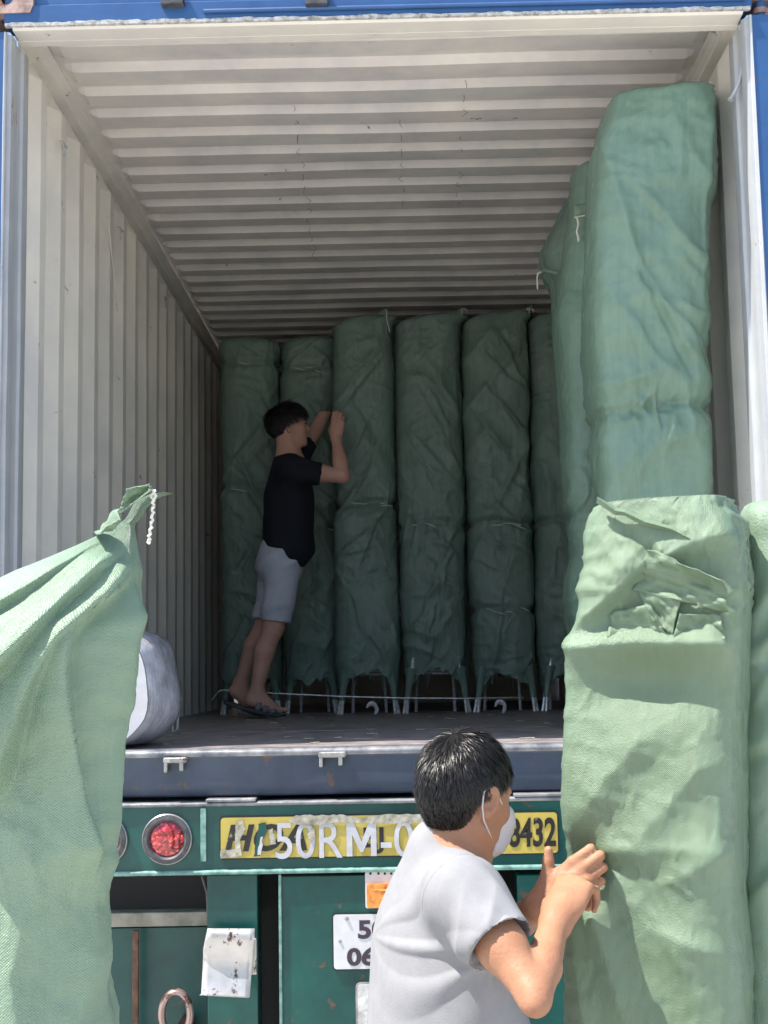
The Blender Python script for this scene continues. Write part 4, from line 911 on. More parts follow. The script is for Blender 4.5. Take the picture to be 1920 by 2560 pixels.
# ------------------------------------------------------------------ the wrapped roll by the left post
def roll():
    t = thing('wrapped_roll', 'fat white roll wrapped in clear film, on the container floor at the left', 'wrapped roll', (-.86, .3, FZ))
    Yf = .06; c0 = at(300, 1700, Yf); z0 = FZ+.004; H = at(330, 1582, Yf)[2]-z0
    xr0 = at(365, 1700, Yf)[0]; xl0 = -1.10
    prof = []
    for k in range(33):
        s = k/32; z = z0+H*s
        bul = math.sqrt(max(0, 1-abs(2*s-1)**3.2)); prof.append((z, xr0-.10*(1-bul)))
    V = []; F = []; ny = 22
    def xs_(s, d):   # right outline: bulges with depth, rounded head and foot
        return xr0-.13*(1-math.sqrt(max(0, 1-abs(2*s-1)**2.6)))+.065*math.sin(math.pi*min(1, d/.9))**.8
    K = 36; D = .48
    for j in range(ny+1):
        d = j/ny; yy = Yf+D*d; Hs = H*(1+.04*math.sin(math.pi*d))
        for k in range(K+1):
            s = k/K; x = xs_(s, d)+.010*float(noise3(np.array([d*2.2, s*3, 1.]), 5))+.003*float(crumple(np.array([[s*1.2, 0, d*.2]]), 4, 11, 4)[0]); V.append((x, yy, z0+Hs*s))
        for k in range(K+1):
            s = 1-k/K; V.append((xl0+.05*(1-math.sqrt(max(0, 1-abs(2*s-1)**2.6))), yy, z0+Hs*s))
    n = 2*(K+1)
    for j in range(ny):
        for k in range(n): F.append((j*n+k, (j+1)*n+k, (j+1)*n+(k+1) % n, j*n+(k+1) % n))
    F.append(tuple(range(ny*n, (ny+1)*n)))
    film = M('crinkled_clear_film', (.30, .30, .33), .14, 0, coat=1.0, var=(9, (.7, .7, .7), (1.9, 1.9, 1.95)), bump=(38, .45, .012))
    for nd in film.node_tree.nodes:
        if nd.type == 'TEX_NOISE' and abs(nd.inputs['Scale'].default_value-38) < .1:
            mp = film.node_tree.nodes.new('ShaderNodeMapping'); mp.inputs['Scale'].default_value = (1, 2.4, .22); film.node_tree.links.new(nd.inputs['Vector'].links[0].from_socket, mp.inputs[0]); film.node_tree.links.new(mp.outputs[0], nd.inputs['Vector'])
    mesh_obj('film_wrap', V, F, film, t, True, label='grey crinkled clear film round the roll')
    poly = [(v[0]-(.0015 if i <= K else -.0015), v[2]) for i, v in enumerate(V[:n])]
    m = MB(); m.prism(poly, Yf-.008, Yf+.02); m.obj('end_face', M('white_foam_face', (.50, .50, .52), .6, bump=(12, .4, .01)), t, label='white end of the roll')
    m = MB(); a = at(437, 1770, .5); m.tube([a, a+np.array([.012, -.01, -.03]), a+np.array([.010, -.015, -.07]), a+np.array([-.004, -.012, -.08]), a+np.array([-.006, -.01, -.05])], .004, 6); m.obj('loose_film', mt['film'], t)
    return t
roll()
# ------------------------------------------------------------------ litter on the container floor
def scrap(px, py, Y, seed, label):
    c = at_plane(px, py, (0, 0, FZ+.03), np.array([0, 0, 1.])) if False else at(px, py, Y); c[2] = FZ+.002
    m = MB(); r = random.Random(seed); P = []
    n = 9
    for k in range(n):
        a = -1.0+3.9*k/(n-1); P.append(c+np.array([.026*math.cos(a)*r.uniform(.9, 1.1), -.006*k/n, .034+.030*math.sin(a)*r.uniform(.9, 1.1)]))
    m.tube(P, [.004, .009, .010, .009, .012, .014, .012, .008, .003], 5)
    o = autosmooth(m.obj('foam_scrap', M('white_foam', (.62, .62, .64), .7, bump=(60, .5, .003)), None), 60); o['label'] = label; o['category'] = 'scrap'; o['group'] = 'white scraps on the container floor'
scrap(930, 1786, 2.9, 3, 'white curled foam scrap lying under the bundle being gripped')
scrap(1250, 1786, 2.75, 8, 'white folded foam scrap on the floor right of the middle')
m = MB(); pts = [(530, 1750), (548, 1727), (560, 1725), (640, 1731), (850, 1741), (1000, 1745), (1150, 1746), (1310, 1744)]
m.tube([at(x, y, YB-.27) for x, y in pts], .0042, 6); o = m.obj('steel_wire', mt['chrome'], None, True); o['label'] = 'long thin steel rod lying across the feet of the back bundles'; o['category'] = 'rod'
m = MB(); P = [at(px, py, .42) for px, py in ((352, 560), (353, 610), (356, 660), (362, 710), (366, 765))]
P = [np.array([-1.158, 1.4+.05*i, p[2]]) for i, p in enumerate([at(350+4*i, 560+50*i, 1.5) for i in range(5)])]
m.tube(P, .0028, 5); o = m.obj('hanging_string', mt['string'], None, True); o['label'] = 'pale string hanging down the left corrugated wall'; o['category'] = 'string'
m = MB(); P = [at(x, y, .10) for x, y in ((1856, 160), (1854, 180), (1848, 205), (1838, 228), (1829, 244), (1826, 250))]; m.tube(P, [.004, .0055, .0055, .0055, .006, .010], 8); o = autosmooth(m.obj('cable_tie', mt['letter_white'], None)); o['label'] = 'white cable tie end hanging from the right rear post'; o['category'] = 'cable tie'
m = MB(); r = random.Random(5)
for k in range(60):
    x = r.uniform(-1.0, 1.0); y = r.uniform(.1, 3.0); L = r.uniform(.01, .05); a = r.uniform(0, 6.28)
    m.tube([(x, y, FZ+.003), (x+L*math.cos(a), y+L*math.sin(a), FZ+.004)], .0022, 4)
o = m.obj('floor_debris', mt['tape'], None); o['kind'] = 'stuff'; o['label'] = 'splinters and dust crumbs scattered on the container floor'; o['category'] = 'debris'
# ------------------------------------------------------------------ people: smooth volumes turned into one surface each
class Vol:
    def __init__(s, lo, hi, h):
        s.lo = np.array(lo, float); s.h = h; s.n = np.ceil((np.array(hi)-s.lo)/h).astype(int)+1; s.D = np.full(s.n, .2, np.float32)
    def _blk(s, lo, hi, m):
        a = np.clip(np.floor((np.array(lo)-m-s.lo)/s.h).astype(int), 0, s.n); b = np.clip(np.ceil((np.array(hi)+m-s.lo)/s.h).astype(int)+1, 0, s.n)
        if np.any(b <= a): return None, None
        g = [s.lo[i]+s.h*np.arange(a[i], b[i]) for i in range(3)]
        return tuple(slice(a[i], b[i]) for i in range(3)), np.stack(np.meshgrid(*g, indexing='ij'), -1).astype(np.float32)
    def _mix(s, sl, d, k, sub):
        D = s.D[sl]
        if sub:
            d = -d; h = np.maximum(k-np.abs(D-d), 0)/max(k, 1e-6); s.D[sl] = np.maximum(D, d)+h*h*k*.25
        else:
            h = np.maximum(k-np.abs(D-d), 0)/max(k, 1e-6); s.D[sl] = np.minimum(D, d)-h*h*k*.25
    def cone(s, a, b, ra, rb, k=.015, sub=False):
        a = np.array(a, np.float32); b = np.array(b, np.float32); r = max(ra, rb)
        sl, P = s._blk(np.minimum(a, b)-r, np.maximum(a, b)+r, k+3*s.h)
        if sl is None: return
        ba = b-a; t = np.clip(((P-a)@ba)/(ba@ba+1e-9), 0, 1); d = np.linalg.norm(P-a-t[..., None]*ba, axis=-1)-(ra+t*(rb-ra)); s._mix(sl, d, k, sub)
    def ell(s, c, r, ax, k=.015, sub=False):
        c = np.array(c, np.float32); m = max(r); sl, P = s._blk(c-m, c+m, k+3*s.h)
        if sl is None: return
        A = np.stack([np.array(x)/np.linalg.norm(x) for x in ax], 0).astype(np.float32); q = (P-c)@A.T; r = np.array(r, np.float32)
        k0 = np.linalg.norm(q/r, axis=-1); k1 = np.linalg.norm(q/(r*r), axis=-1)+1e-6; s._mix(sl, k0*(k0-1)/k1, k, sub)
    def mesh(s):
        D = s.D; ins = D < 0; n = D.shape
        c = np.zeros(tuple(np.array(n)-1), np.int8)
        for i in (0, 1):
            for j in (0, 1):
                for k in (0, 1): c += ins[i:n[0]-1+i, j:n[1]-1+j, k:n[2]-1+k]
        idx = np.argwhere((c > 0) & (c < 8)); cid = np.full(c.shape, -1, np.int64); cid[tuple(idx.T)] = np.arange(len(idx))
        acc = np.zeros((len(idx), 3)); cnt = np.zeros(len(idx))
        cor = [(i, j, k) for i in (0, 1) for j in (0, 1) for k in (0, 1)]
        vals = {q: D[idx[:, 0]+q[0], idx[:, 1]+q[1], idx[:, 2]+q[2]] for q in cor}
        for q in cor:
            for ax in range(3):
                if q[ax] == 0:
                    p = list(q); p[ax] = 1; p = tuple(p); a, b = vals[q], vals[p]; m = (a < 0) != (b < 0)
                    t = np.where(m, a/(a-b+1e-12), 0); e = np.array(q, float)[None]+t[:, None]*(np.array(p)-np.array(q))[None]; acc += e*m[:, None]; cnt += m
        V = s.lo+s.h*(idx+acc/cnt[:, None]); F = []
        for ax in range(3):
            u, v = [(1, 2), (2, 0), (0, 1)][ax]
            sl0 = [slice(1, -1)]*3; sl1 = [slice(1, -1)]*3; sl0[ax] = slice(0, -1); sl1[ax] = slice(1, None)
            a = ins[tuple(sl0)]; b = ins[tuple(sl1)]; w_ = np.argwhere(a != b)
            off = np.array([1, 1, 1]); off[ax] = 0; g = w_+off; inside = a[tuple(w_.T)]
            def cc(du, dv): z = g.copy(); z[:, u] -= du; z[:, v] -= dv; return cid[tuple(z.T)]
            q = np.stack([cc(1, 1), cc(0, 1), cc(0, 0), cc(1, 0)], 1); q[~inside] = q[~inside][:, ::-1]; F.append(q)
        return V, np.vstack(F)
def vnormals(V, F):
    n = np.cross(V[F[:, 2]]-V[F[:, 0]], V[F[:, 3]]-V[F[:, 1]]); N = np.zeros_like(V)
    for k in range(4):
        for c in range(3): N[:, c] += np.bincount(F[:, k], n[:, c], len(V))
    return N/(np.linalg.norm(N, axis=1, keepdims=True)+1e-12)
def relax(V, F, n=3, lam=.6):
    for _ in range(n):
        A = np.zeros_like(V); c = np.zeros(len(V))
        for k in range(4):
            a, b = F[:, k], F[:, (k+1) % 4]
            for q in range(3): A[:, q] += np.bincount(a, V[b, q], len(V))+np.bincount(b, V[a, q], len(V))
            c += np.bincount(a, minlength=len(V))+np.bincount(b, minlength=len(V))
        V = V*(1-lam)+lam*A/np.maximum(c, 1)[:, None]
    return V
def unit(v): v = np.array(v, float); return v/np.linalg.norm(v)
def head(v, C, F, U, R, s=1.0):
    P = lambda f, u, r: C+s*(F*f+U*u+R*r); ax = (F, U, R)
    v.ell(P(-.012, .022, 0), (.096*s, .088*s, .074*s), ax, .01)
    v.ell(P(.030, -.030, 0), (.066*s, .088*s, .062*s), ax, .03)
    v.ell(P(.040, -.078, 0), (.044*s, .030*s, .042*s), ax, .03)
    v.ell(P(.078, -.104, 0), (.014*s, .013*s, .018*s), ax, .02)
    for q in (-1, 1):
        v.ell(P(.062, -.032, q*.040), (.022*s, .020*s, .020*s), ax, .02)          # cheekbones
        v.cone(P(.0, -.075, q*.050), P(.06, -.100, q*.026), .016*s, .014*s, .03)   # jaw
        v.ell(P(.096, .0, q*.030), (.014*s, .011*s, .017*s), ax, .010, True)       # eye sockets
        v.ell(P(.081, -.001, q*.030), (.0125*s, .0115*s, .0125*s), ax, .003)       # eyeballs under the lids
        v.cone(P(.090, .016, q*.012), P(.078, .018, q*.046), .008*s, .006*s, .012) # brow
        e = P(-.006, -.014, q*.081); t = unit(F*.25+U*.95); w_ = unit(R*q*.85-F*.45)
        v.ell(e, (.021*s, .036*s, .0085*s), (unit(np.cross(t, w_)), t, w_), .006)
        v.ell(e+w_*.0065*s+F*.003, (.011*s, .020*s, .0050*s), (unit(np.cross(t, w_)), t, w_), .004, True)
        v.ell(e-t*.026*s+F*.004, (.008*s, .010*s, .007*s), ax, .006)
    v.cone(P(.090, .006, 0), P(.108, -.026, 0), .007*s, .0105*s, .012)
    for q in (-1, 1): v.ell(P(.098, -.030, q*.011), (.009*s, .007*s, .0075*s), ax, .006)
    v.ell(P(.092, -.056, 0), (.010*s, .006*s, .022*s), ax, .006); v.ell(P(.090, -.066, 0), (.010*s, .0065*s, .019*s), ax, .005)
    v.ell(P(.101, -.061, 0), (.006*s, .0012*s, .020*s), ax, .002, True)
def hand(v, W, D, N, S, curls, spread=.018, s=1.0, thumb=None):
    """W wrist, D towards the knuckles, N back of the hand, S towards the thumb; curls: per finger three bend angles"""
    D = unit(D); S = unit(S-D*np.dot(S, D)); N = unit(N-D*np.dot(N, D)-S*np.dot(N, S))
    v.cone(W-D*.01, W+D*.03*s, .026*s, .025*s, .02)
    v.ell(W+D*.045*s, (.048*s, .038*s, .016*s), (D, S, N), .02)
    base = [(.090, .028, .0), (.094, .009, .002), (.089, -.010, .001), (.080, -.027, -.002)]; L = [(.042, .026, .021), (.046, .029, .022), (.043, .027, .021), (.034, .020, .018)]
    rad = [(.0105, .0090, .0080, .0065), (.0108, .0092, .0082, .0068), (.0102, .0088, .0078, .0063), (.0090, .0076, .0068, .0056)]
    for i in range(4):
        K = W+s*(D*base[i][0]+S*base[i][1]+N*base[i][2]); v.cone(W+s*(D*.02+S*base[i][1]*.5), K, .012*s, .0112*s, .010)
        a = 0; p = K; d0 = unit(D+S*(base[i][1]*spread*8))
        for j in range(3):
            a += curls[i][j]; d = d0*math.cos(a)-N*math.sin(a); q = p+d*L[i][j]*s; v.cone(p, q, rad[i][j]*s, rad[i][j+1]*s, .0028); p = q
    T = thumb or [(.020, .026, -.006), (.050, .050, -.014), (.078, .056, -.022), (.100, .052, -.026)]
    pts = [W+s*(D*a+S*b+N*c) for a, b, c in T]; rr = (.0165, .0130, .0105, .0080)
    for j in range(3): v.cone(pts[j], pts[j+1], rr[j]*s, rr[j+1]*s, .010 if j == 0 else .004)
def hair(C, F, U, R, parent, mat, n, seed, line, s=1.0, rad=(.106, .100, .084), off=(-.012, .024), Lr=(.026, .045), lift=.30, wdt=.0009, down=.35):
    r = np.random.default_rng(seed); O = C+s*(F*off[0]+U*off[1]); rad = np.array(rad)*s
    def P(v): return O+F*(v[..., 0:1]*rad[0])+U*(v[..., 1:2]*rad[1])+R*(v[..., 2:3]*rad[2])
    # cap
    nu, nv = 96, 64; V = []; ok = []
    th = np.linspace(0, 2*math.pi, nu, endpoint=False); ph = np.linspace(.001, math.pi-.001, nv)
    T, Ph = np.meshgrid(th, ph, indexing='ij'); v = np.stack([np.cos(T)*np.sin(Ph), np.cos(Ph), np.sin(T)*np.sin(Ph)], -1)
    nz = noise3(v*9, seed)*.12; inr = v[..., 1] > line(v[..., 0], np.abs(v[..., 2]))+nz*.35
    k = 1.0-.10*(~inr)+.012*noise3(v*14, seed+1)*inr+.014*noise3(v*4, seed+2); PV = P(v*k[..., None]).reshape(-1, 3)
    m = inr.reshape(-1); Fq = []
    for i in range(nu):
        for j in range(nv-1):
            q = (i*nv+j, i*nv+j+1, ((i+1) % nu)*nv+j+1, ((i+1) % nu)*nv+j)
            if m[list(q)].sum() >= 2: Fq.append(q)
    base = len(PV); crown = unit([-.45, .88, .05])
    v0 = r.normal(size=(n*3, 3)); v0 /= np.linalg.norm(v0, axis=1, keepdims=True)
    v0 = v0[v0[:, 1] > line(v0[:, 0], np.abs(v0[:, 2]))+.04*r.normal(size=len(v0))][:n]; m_ = len(v0)
    clump = noise3(v0*11, seed+9)[:, None]; cl2 = np.stack([noise3(v0*8, seed+20), noise3(v0*8, seed+21), noise3(v0*8, seed+22)], -1)
    t = v0-crown*(v0@crown)[:, None]; t = v0*0+t-(np.sum(t*v0, 1)[:, None])*v0; t /= np.linalg.norm(t, axis=1, keepdims=True)+1e-6
    t = t+cl2*.55+r.normal(size=t.shape)*.16; t = t-(np.sum(t*v0, 1)[:, None])*v0; t /= np.linalg.norm(t, axis=1, keepdims=True)+1e-6
    L = (Lr[0]+(Lr[1]-Lr[0])*np.clip(v0[:, 1]*.9+.4, 0, 1)*r.uniform(.7, 1.2, m_))[:, None]/.1
    lf = lift*(1+.8*clump)+.10*r.normal(size=(m_, 1)); pts = []
    for sgm in np.linspace(0, 1, 5):
        q = v0+t*L*sgm+v0*lf*L*(sgm-.55*sgm*sgm); q[:, 1] -= (down*.1*sgm*sgm*L[:, 0])
        ln = np.linalg.norm(q, axis=1, keepdims=True); q = np.where(ln < 1.015, q/ln*1.015, q); pts.append(P(q))
    pts = np.stack(pts, 1); side = np.cross(pts[:, -1]-pts[:, 0], P(v0*1.2)-P(v0)); side /= np.linalg.norm(side, axis=1, keepdims=True)+1e-9
    side = side+.5*r.normal(size=side.shape); side /= np.linalg.norm(side, axis=1, keepdims=True)
    wv = np.array([1, 1, .9, .65, .12])*wdt*s
    A = pts-side[:, None]*wv[None, :, None]; B = pts+side[:, None]*wv[None, :, None]; SV = np.stack([A, B], 2).reshape(-1, 3)
    i0 = base+np.arange(m_)[:, None]*10+np.arange(4)[None]*2; i0 = i0.reshape(-1); SF = np.stack([i0, i0+1, i0+3, i0+2], 1)
    return mesh_obj('hair', np.vstack([PV, SV]), np.vstack([np.array(Fq), SF]), mat, parent, True)
def skinmat(name, c, dark=.82):
    m = M(name, c, .56, var=(7, (dark, dark*.94, dark*.9), (1.08, 1.08, 1.06)), bump=(160, .5, .002), sss=.12, spec=.35); return m
mt['skin'] = skinmat('warm_tanned_skin', (.40, .205, .122)); mt['skin2'] = skinmat('brown_skin', (.52, .30, .235))
mt['hair'] = M('black_hair', (.014, .012, .011), .40, spec=.5); mt['hair2'] = M('black_hair_matte', (.012, .010, .011), .5)
def fabric(name, c, sc=420):
    m = M(name, c, .85, var=(30, (.93, .93, .93), (1.05, 1.05, 1.05)), bump=(sc, .5, .0012), spec=.2); return m
mt['tee'] = fabric('pale_grey_jersey', (.26, .26, .272)); mt['black_tee'] = fabric('black_jersey', (.012, .014, .020)); mt['shorts'] = fabric('faded_blue_grey_denim', (.44, .47, .55), 260)
mt['trousers'] = fabric('dark_trousers', (.05, .055, .07)); mt['mask'] = fabric('white_face_mask', (.55, .53, .53), 500); mt['slide'] = M('dark_grey_slide_foam', (.045, .048, .055), .6, bump=(90, .3, .002)); mt['band'] = M('grey_striped_band', (.16, .165, .18), .6)
def wrinkle(V, N, u, w, amps, seed):
    h = 0
    for (ang, fa, fl, a) in amps: h = h+a*wr(u, w, ang, fa, fl, seed, .7, -.4, .4, 1.2); seed += 5
    return V+N*(h-sum(a[3] for a in amps)*.25)[:, None]

# ---- the man in the white mask, seen from behind, holding the big sack
def man_mask():
    yb = -1.60; hs = .86; ah = R_(51); F = unit([math.sin(ah)*.975, math.cos(ah)*.975, -.20]); U = unit(np.array([0, 0, 1])-F*F[2]); R = np.cross(F, U)
    C = at(1166, 1984, yb)
    Fb = unit([.86, .50, 0]); Rb = np.array([Fb[1], -Fb[0], 0]); Z = np.array([0, 0, 1.0])
    nb = at(1110, 2140, yb+.0); shR = at(1166, 2232, yb-.165); shL = at(1092, 2205, yb+.16); el = at(1335, 2488, yb-.30); wr_ = at(1390, 2296, yb-.135)
    elL = at(1190, 2385, yb+.21); wrL = at(1352, 2264, yb-.01)
    pel = np.array([at(1085, 2700, yb)[0], yb-.02, .95]); fR = np.array([pel[0]-.02, yb-.14, .0]); fL = np.array([pel[0]+.10, yb+.12, .0])
    t = thing('person', 'man in pale grey T-shirt and white face mask gripping the sack edge, seen from behind', 'person', (pel[0], yb, 0))
    v = Vol((pel[0]-.32, yb-.52, -.01), (wr_[0]+.22, yb+.42, C[2]+.14), .0040)
    head(v, C, F, U, R, hs)
    v.cone(C-F*.012-U*.050, nb+Z*.0, .045, .053, .03); v.cone(nb, nb-Z*.06, .055, .078, .04)
    v.cone(shR, shL, .052, .052, .04); v.ell(nb-Z*.20, (.095, .22, .165), (Fb, Z, Rb), .05); v.ell(nb-Z*.45, (.09, .20, .15), (Fb, Z, Rb), .05)
    v.ell(pel, (.10, .13, .165), (Fb, Z, Rb), .05)
    for hp, ft in ((pel+Rb*.085, fR), (pel-Rb*.085, fL)):
        kn = (hp+ft)/2+Fb*.03+Z*.02; v.cone(hp, kn, .078, .052, .03); v.cone(kn, ft+Z*.09, .054, .036, .02); v.cone(ft+Z*.035, ft+Fb*.14+Z*.028, .036, .028, .02); v.cone(ft-Fb*.04+Z*.035, ft+Z*.05, .032, .034, .02)
    v.cone(shR, shR*.45+el*.55, .044, .038, .03); v.cone(shR*.45+el*.55, el, .038, .026, .02); v.cone(el, el*.66+wr_*.34, .028, .0315, .012); v.cone(el*.66+wr_*.34, wr_, .0315, .0220, .01)
    v.ell(el+unit(el-wr_)*.012+unit(el-shR)*.010, (.020, .018, .018), (Fb, Z, Rb), .014)
    v.cone(shL, elL, .050, .038, .03); v.cone(elL, elL*.6+wrL*.4, .040, .038, .015); v.cone(elL*.6+wrL*.4, wrL, .038, .025, .01)
    # near (right) hand: fist closed on the cloth, knuckles up and to the right
    D = unit(at(1430, 2212, yb-.075)-wr_); N = unit([-.62, -.62, .50]); S = unit([-.55, .75, .25])
    hand(v, wr_+np.array([.004, 0, 0]), D, N, S, [(.75, 1.35, .9), (.72, 1.35, .9), (.74, 1.3, .9), (.80, 1.25, .8)], thumb=[(.02, .024, -.006), (.050, .040, -.018), (.080, .036, -.030), (.100, .022, -.042)], s=1.0)
    # far (left) hand: fingers laid over the cloth beyond, thumb up the sack edge
    D2 = unit([.76, -.28, .58]); N2 = unit([-.25, -.95, .1]); S2 = unit([-.35, .1, .9])
    hand(v, wrL+D2*.005, D2, N2, S2, [(.60, 1.15, .7), (.62, 1.2, .8), (.66, 1.2, .8), (.7, 1.2, .8)], s=1.0, thumb=[(.020, .020, .0), (.040, .036, .0), (.054, .054, .0), (.0665, .069, .0)])
    V, Fc = v.mesh(); body = mesh_obj('body', V, Fc, mt['skin'], t, True)
    # T-shirt
    s = Vol((pel[0]-.36, yb-.42, pel[2]-.12), (el[0]+.05, yb+.38, C[2]), .0036)
    ct = nb-Z*.02
    s.cone(shR+Z*.004-Rb*.015, ct+Rb*.02-Z*.018, .058, .060, .04); s.cone(shL+Z*.004, ct-Rb*.02-Z*.018, .060, .060, .04)
    s.ell(ct-Z*.17-Fb*.012, (.118, .20, .180), (Fb, Z, Rb), .06); s.ell(ct-Z*.42, (.124, .26, .172), (Fb, Z, Rb), .08); s.cone(ct-Z*.30, ct-Z*.62, .125, .135, .08); s.ell(ct-Z*.66, (.125, .12, .165), (Fb, Z, Rb), .06)
    hm = at(1262, 2380, yb-.245); s.cone(shR-Z*.01, hm, .068, .060, .05); hL = shL*.45+elL*.55; s.cone(shL, hL, .068, .064, .05)
    ad = unit(el-shR); s.cone(hm-ad*.010, hm+ad*.12, .0535, .072, .004, True); ad2 = unit(elL-shL); s.cone(hL+ad2*.0, hL+ad2*.12, .056, .07, .004, True)
    s.cone(nb-Z*.02-Fb*.006, nb+Z*.014-Fb*.014, .075, .060, .03); s.cone(C-U*.02-F*.02, nb+Z*.004+Fb*.010, .048, .0545, .005, True); s.cone(hm+ad*.055, hm+ad*.2, .09, .1, .002, True); s.cone(hL+ad2*.055, hL+ad2*.2, .09, .1, .002, True)
    s.ell(pel-Z*.10, (.118, .06, .158), (Fb, Z, Rb), .004, True)
    V, Fc = s.mesh(); V = relax(V, Fc, 5); N_ = vnormals(V, Fc); u = (V-ct)@(-Fb)+(V-ct)@Rb*.6; w_ = V[:, 2]
    low = sstep(-(w_-ct[2]), .10, .38)
    h = .024*low*wr(u, w_, -.75, 7, 1.6, 3, .6, -.5, .2, 1.3)+.012*low*wr(u, w_, -.45, 14, 3.0, 9, .7, -.3, .4)+.005*noise3(V*7, 4)
    # drag lines from the armpit and along the sleeve
    ap = shR-Z*.10+Fb*.02; d = V-ap; rr = np.linalg.norm(d, axis=1); ang = np.arctan2(d@Z, d@(-Fb)+.3*(d@Rb)); h = h+.007*np.exp(-((rr-.09)/.10)**2)*np.clip(np.sin(ang*7+2*noise3(V*5, 8)), 0, 1)
    sl_ = sstep((V-shR)@ad, .0, .08)*np.exp(-(np.linalg.norm((V-shR)-((V-shR)@ad)[:, None]*ad, axis=1)/.09)**4); cu = (V-shR)@unit(np.cross(ad, [0, -1, .2])); h = h+sl_*(1-sstep((V-shR)@ad, float(np.dot(hm-shR, ad))-.03, float(np.dot(hm-shR, ad))))*(.010*wr(cu, (V-shR)@ad, .35, 16, 4, 21, .6, -.5, .3)+.003*np.sin(cu*70))
    sm = np.abs((V-shR)@unit(ad+Z*.1)+.035); h = h-.0022*np.exp(-(sm/.0035)**2)*(((V-shR)@Rb) > -.06)       # armhole seam
    hf = 1-sstep((V-shR)@ad, float(np.dot(hm-shR, ad))-.035, float(np.dot(hm-shR, ad))+.01)*(((V-shR)@Rb) > -.1)
    V = V+N_*((h-.006)*hf)[:, None]; mesh_obj('t_shirt', V, Fc, mt['tee'], t, True)
    # trousers and shoes
    s = Vol((pel[0]-.30, yb-.38, .03), (pel[0]+.36, yb+.36, 1.08), .010); s.ell(pel, (.112, .145, .178), (Fb, Z, Rb), .05)
    for hp, ft in ((pel+Rb*.085, fR), (pel-Rb*.085, fL)):
        kn = (hp+ft)/2+Fb*.03+Z*.02; s.cone(hp, kn, .092, .072, .03); s.cone(kn, ft+Z*.10, .072, .058, .02)
    V, Fc = s.mesh(); mesh_obj('trousers', V, Fc, mt['trousers'], t, True)
    for ft in (fR, fL):
        s = Vol(ft-np.array([.12, .12, .0]), ft+np.array([.24, .22, .13]), .008); s.cone(ft-Fb*.04+Z*.045, ft+Fb*.15+Z*.035, .045, .036, .02); s.cone(ft+Z*.05, ft+Z*.09, .045, .045, .02); V, Fc = s.mesh(); V[:, 2] = np.maximum(V[:, 2], .002); mesh_obj('shoe', V, Fc, mt['black'], t, True)
    # mask: cup over nose and chin with ear loops
    V = []; Fm = []; nu, nv = 26, 18
    for j in range(nv+1):
        w2 = j/nv; uu = -.012-.112*w2; f0 = np.interp(w2, [0, .15, .35, .6, .85, 1], [.106, .122, .128, .122, .104, .078]); half = np.interp(w2, [0, .12, .5, .85, 1], [.050, .060, .056, .058, .040])
        fe = np.interp(w2, [0, .5, .85, 1], [.066, .050, .046, .050]); f0 *= hs; fe *= hs; half *= hs; uu *= hs
        for i in range(nu+1):
            a = -1+2*i/nu; q = abs(a)**2.3; f = f0*(1-q)+fe*q; f += .0015*math.sin(w2*30)*(abs(a) < .8)
            V.append(C+F*f+U*(uu-.004*abs(a)*math.sin(w2*math.pi*2))+R*(half*math.sin(a*math.pi/2)))
    for j in range(nv):
        for i in range(nu): Fm.append((j*(nu+1)+i, j*(nu+1)+i+1, (j+1)*(nu+1)+i+1, (j+1)*(nu+1)+i))
    mk = mesh_obj('face_mask', V, Fm, mt['mask'], t, True); mk.modifiers.new('solid', 'SOLIDIFY').thickness = .0025
    for q in (-1, 1):
        m = MB(); e = C+F*hs*(-.006)+U*hs*(-.016)+R*hs*q*.078
        m.tube([C+F*hs*.064+U*hs*(-.022)+R*hs*q*.0545, C+F*hs*.035+U*hs*(-.008)+R*hs*q*.070, e+F*hs*.014+U*hs*.026+R*hs*q*.006, e-F*hs*.004+U*hs*.034+R*hs*q*.003, e-F*hs*.022+U*hs*.020+R*hs*q*.006, e-F*hs*.022-U*hs*.010+R*hs*q*.007, e-F*hs*.008-U*hs*.036+R*hs*q*.001, C+F*hs*.025+U*hs*(-.082)+R*hs*q*.064, C+F*hs*.050+U*hs*(-.104)+R*hs*q*.052], .0016, 6)
        m.obj('ear_loop', mt['mask'], mk, True)
    ln = lambda f, r: np.interp(f, [-1, -.6, -.25, -.12, .05, .30, .45, .7, 1], [-.93, -.96, -.80, -.22, .10, .0, .25, .42, .5])
    hair(C, F, U, R, t, mt['hair'], 24000, 5, ln, hs, (.107, .114, .080), (-.012, .014), (.016, .036), .34, .00065)
    return t
man_mask()

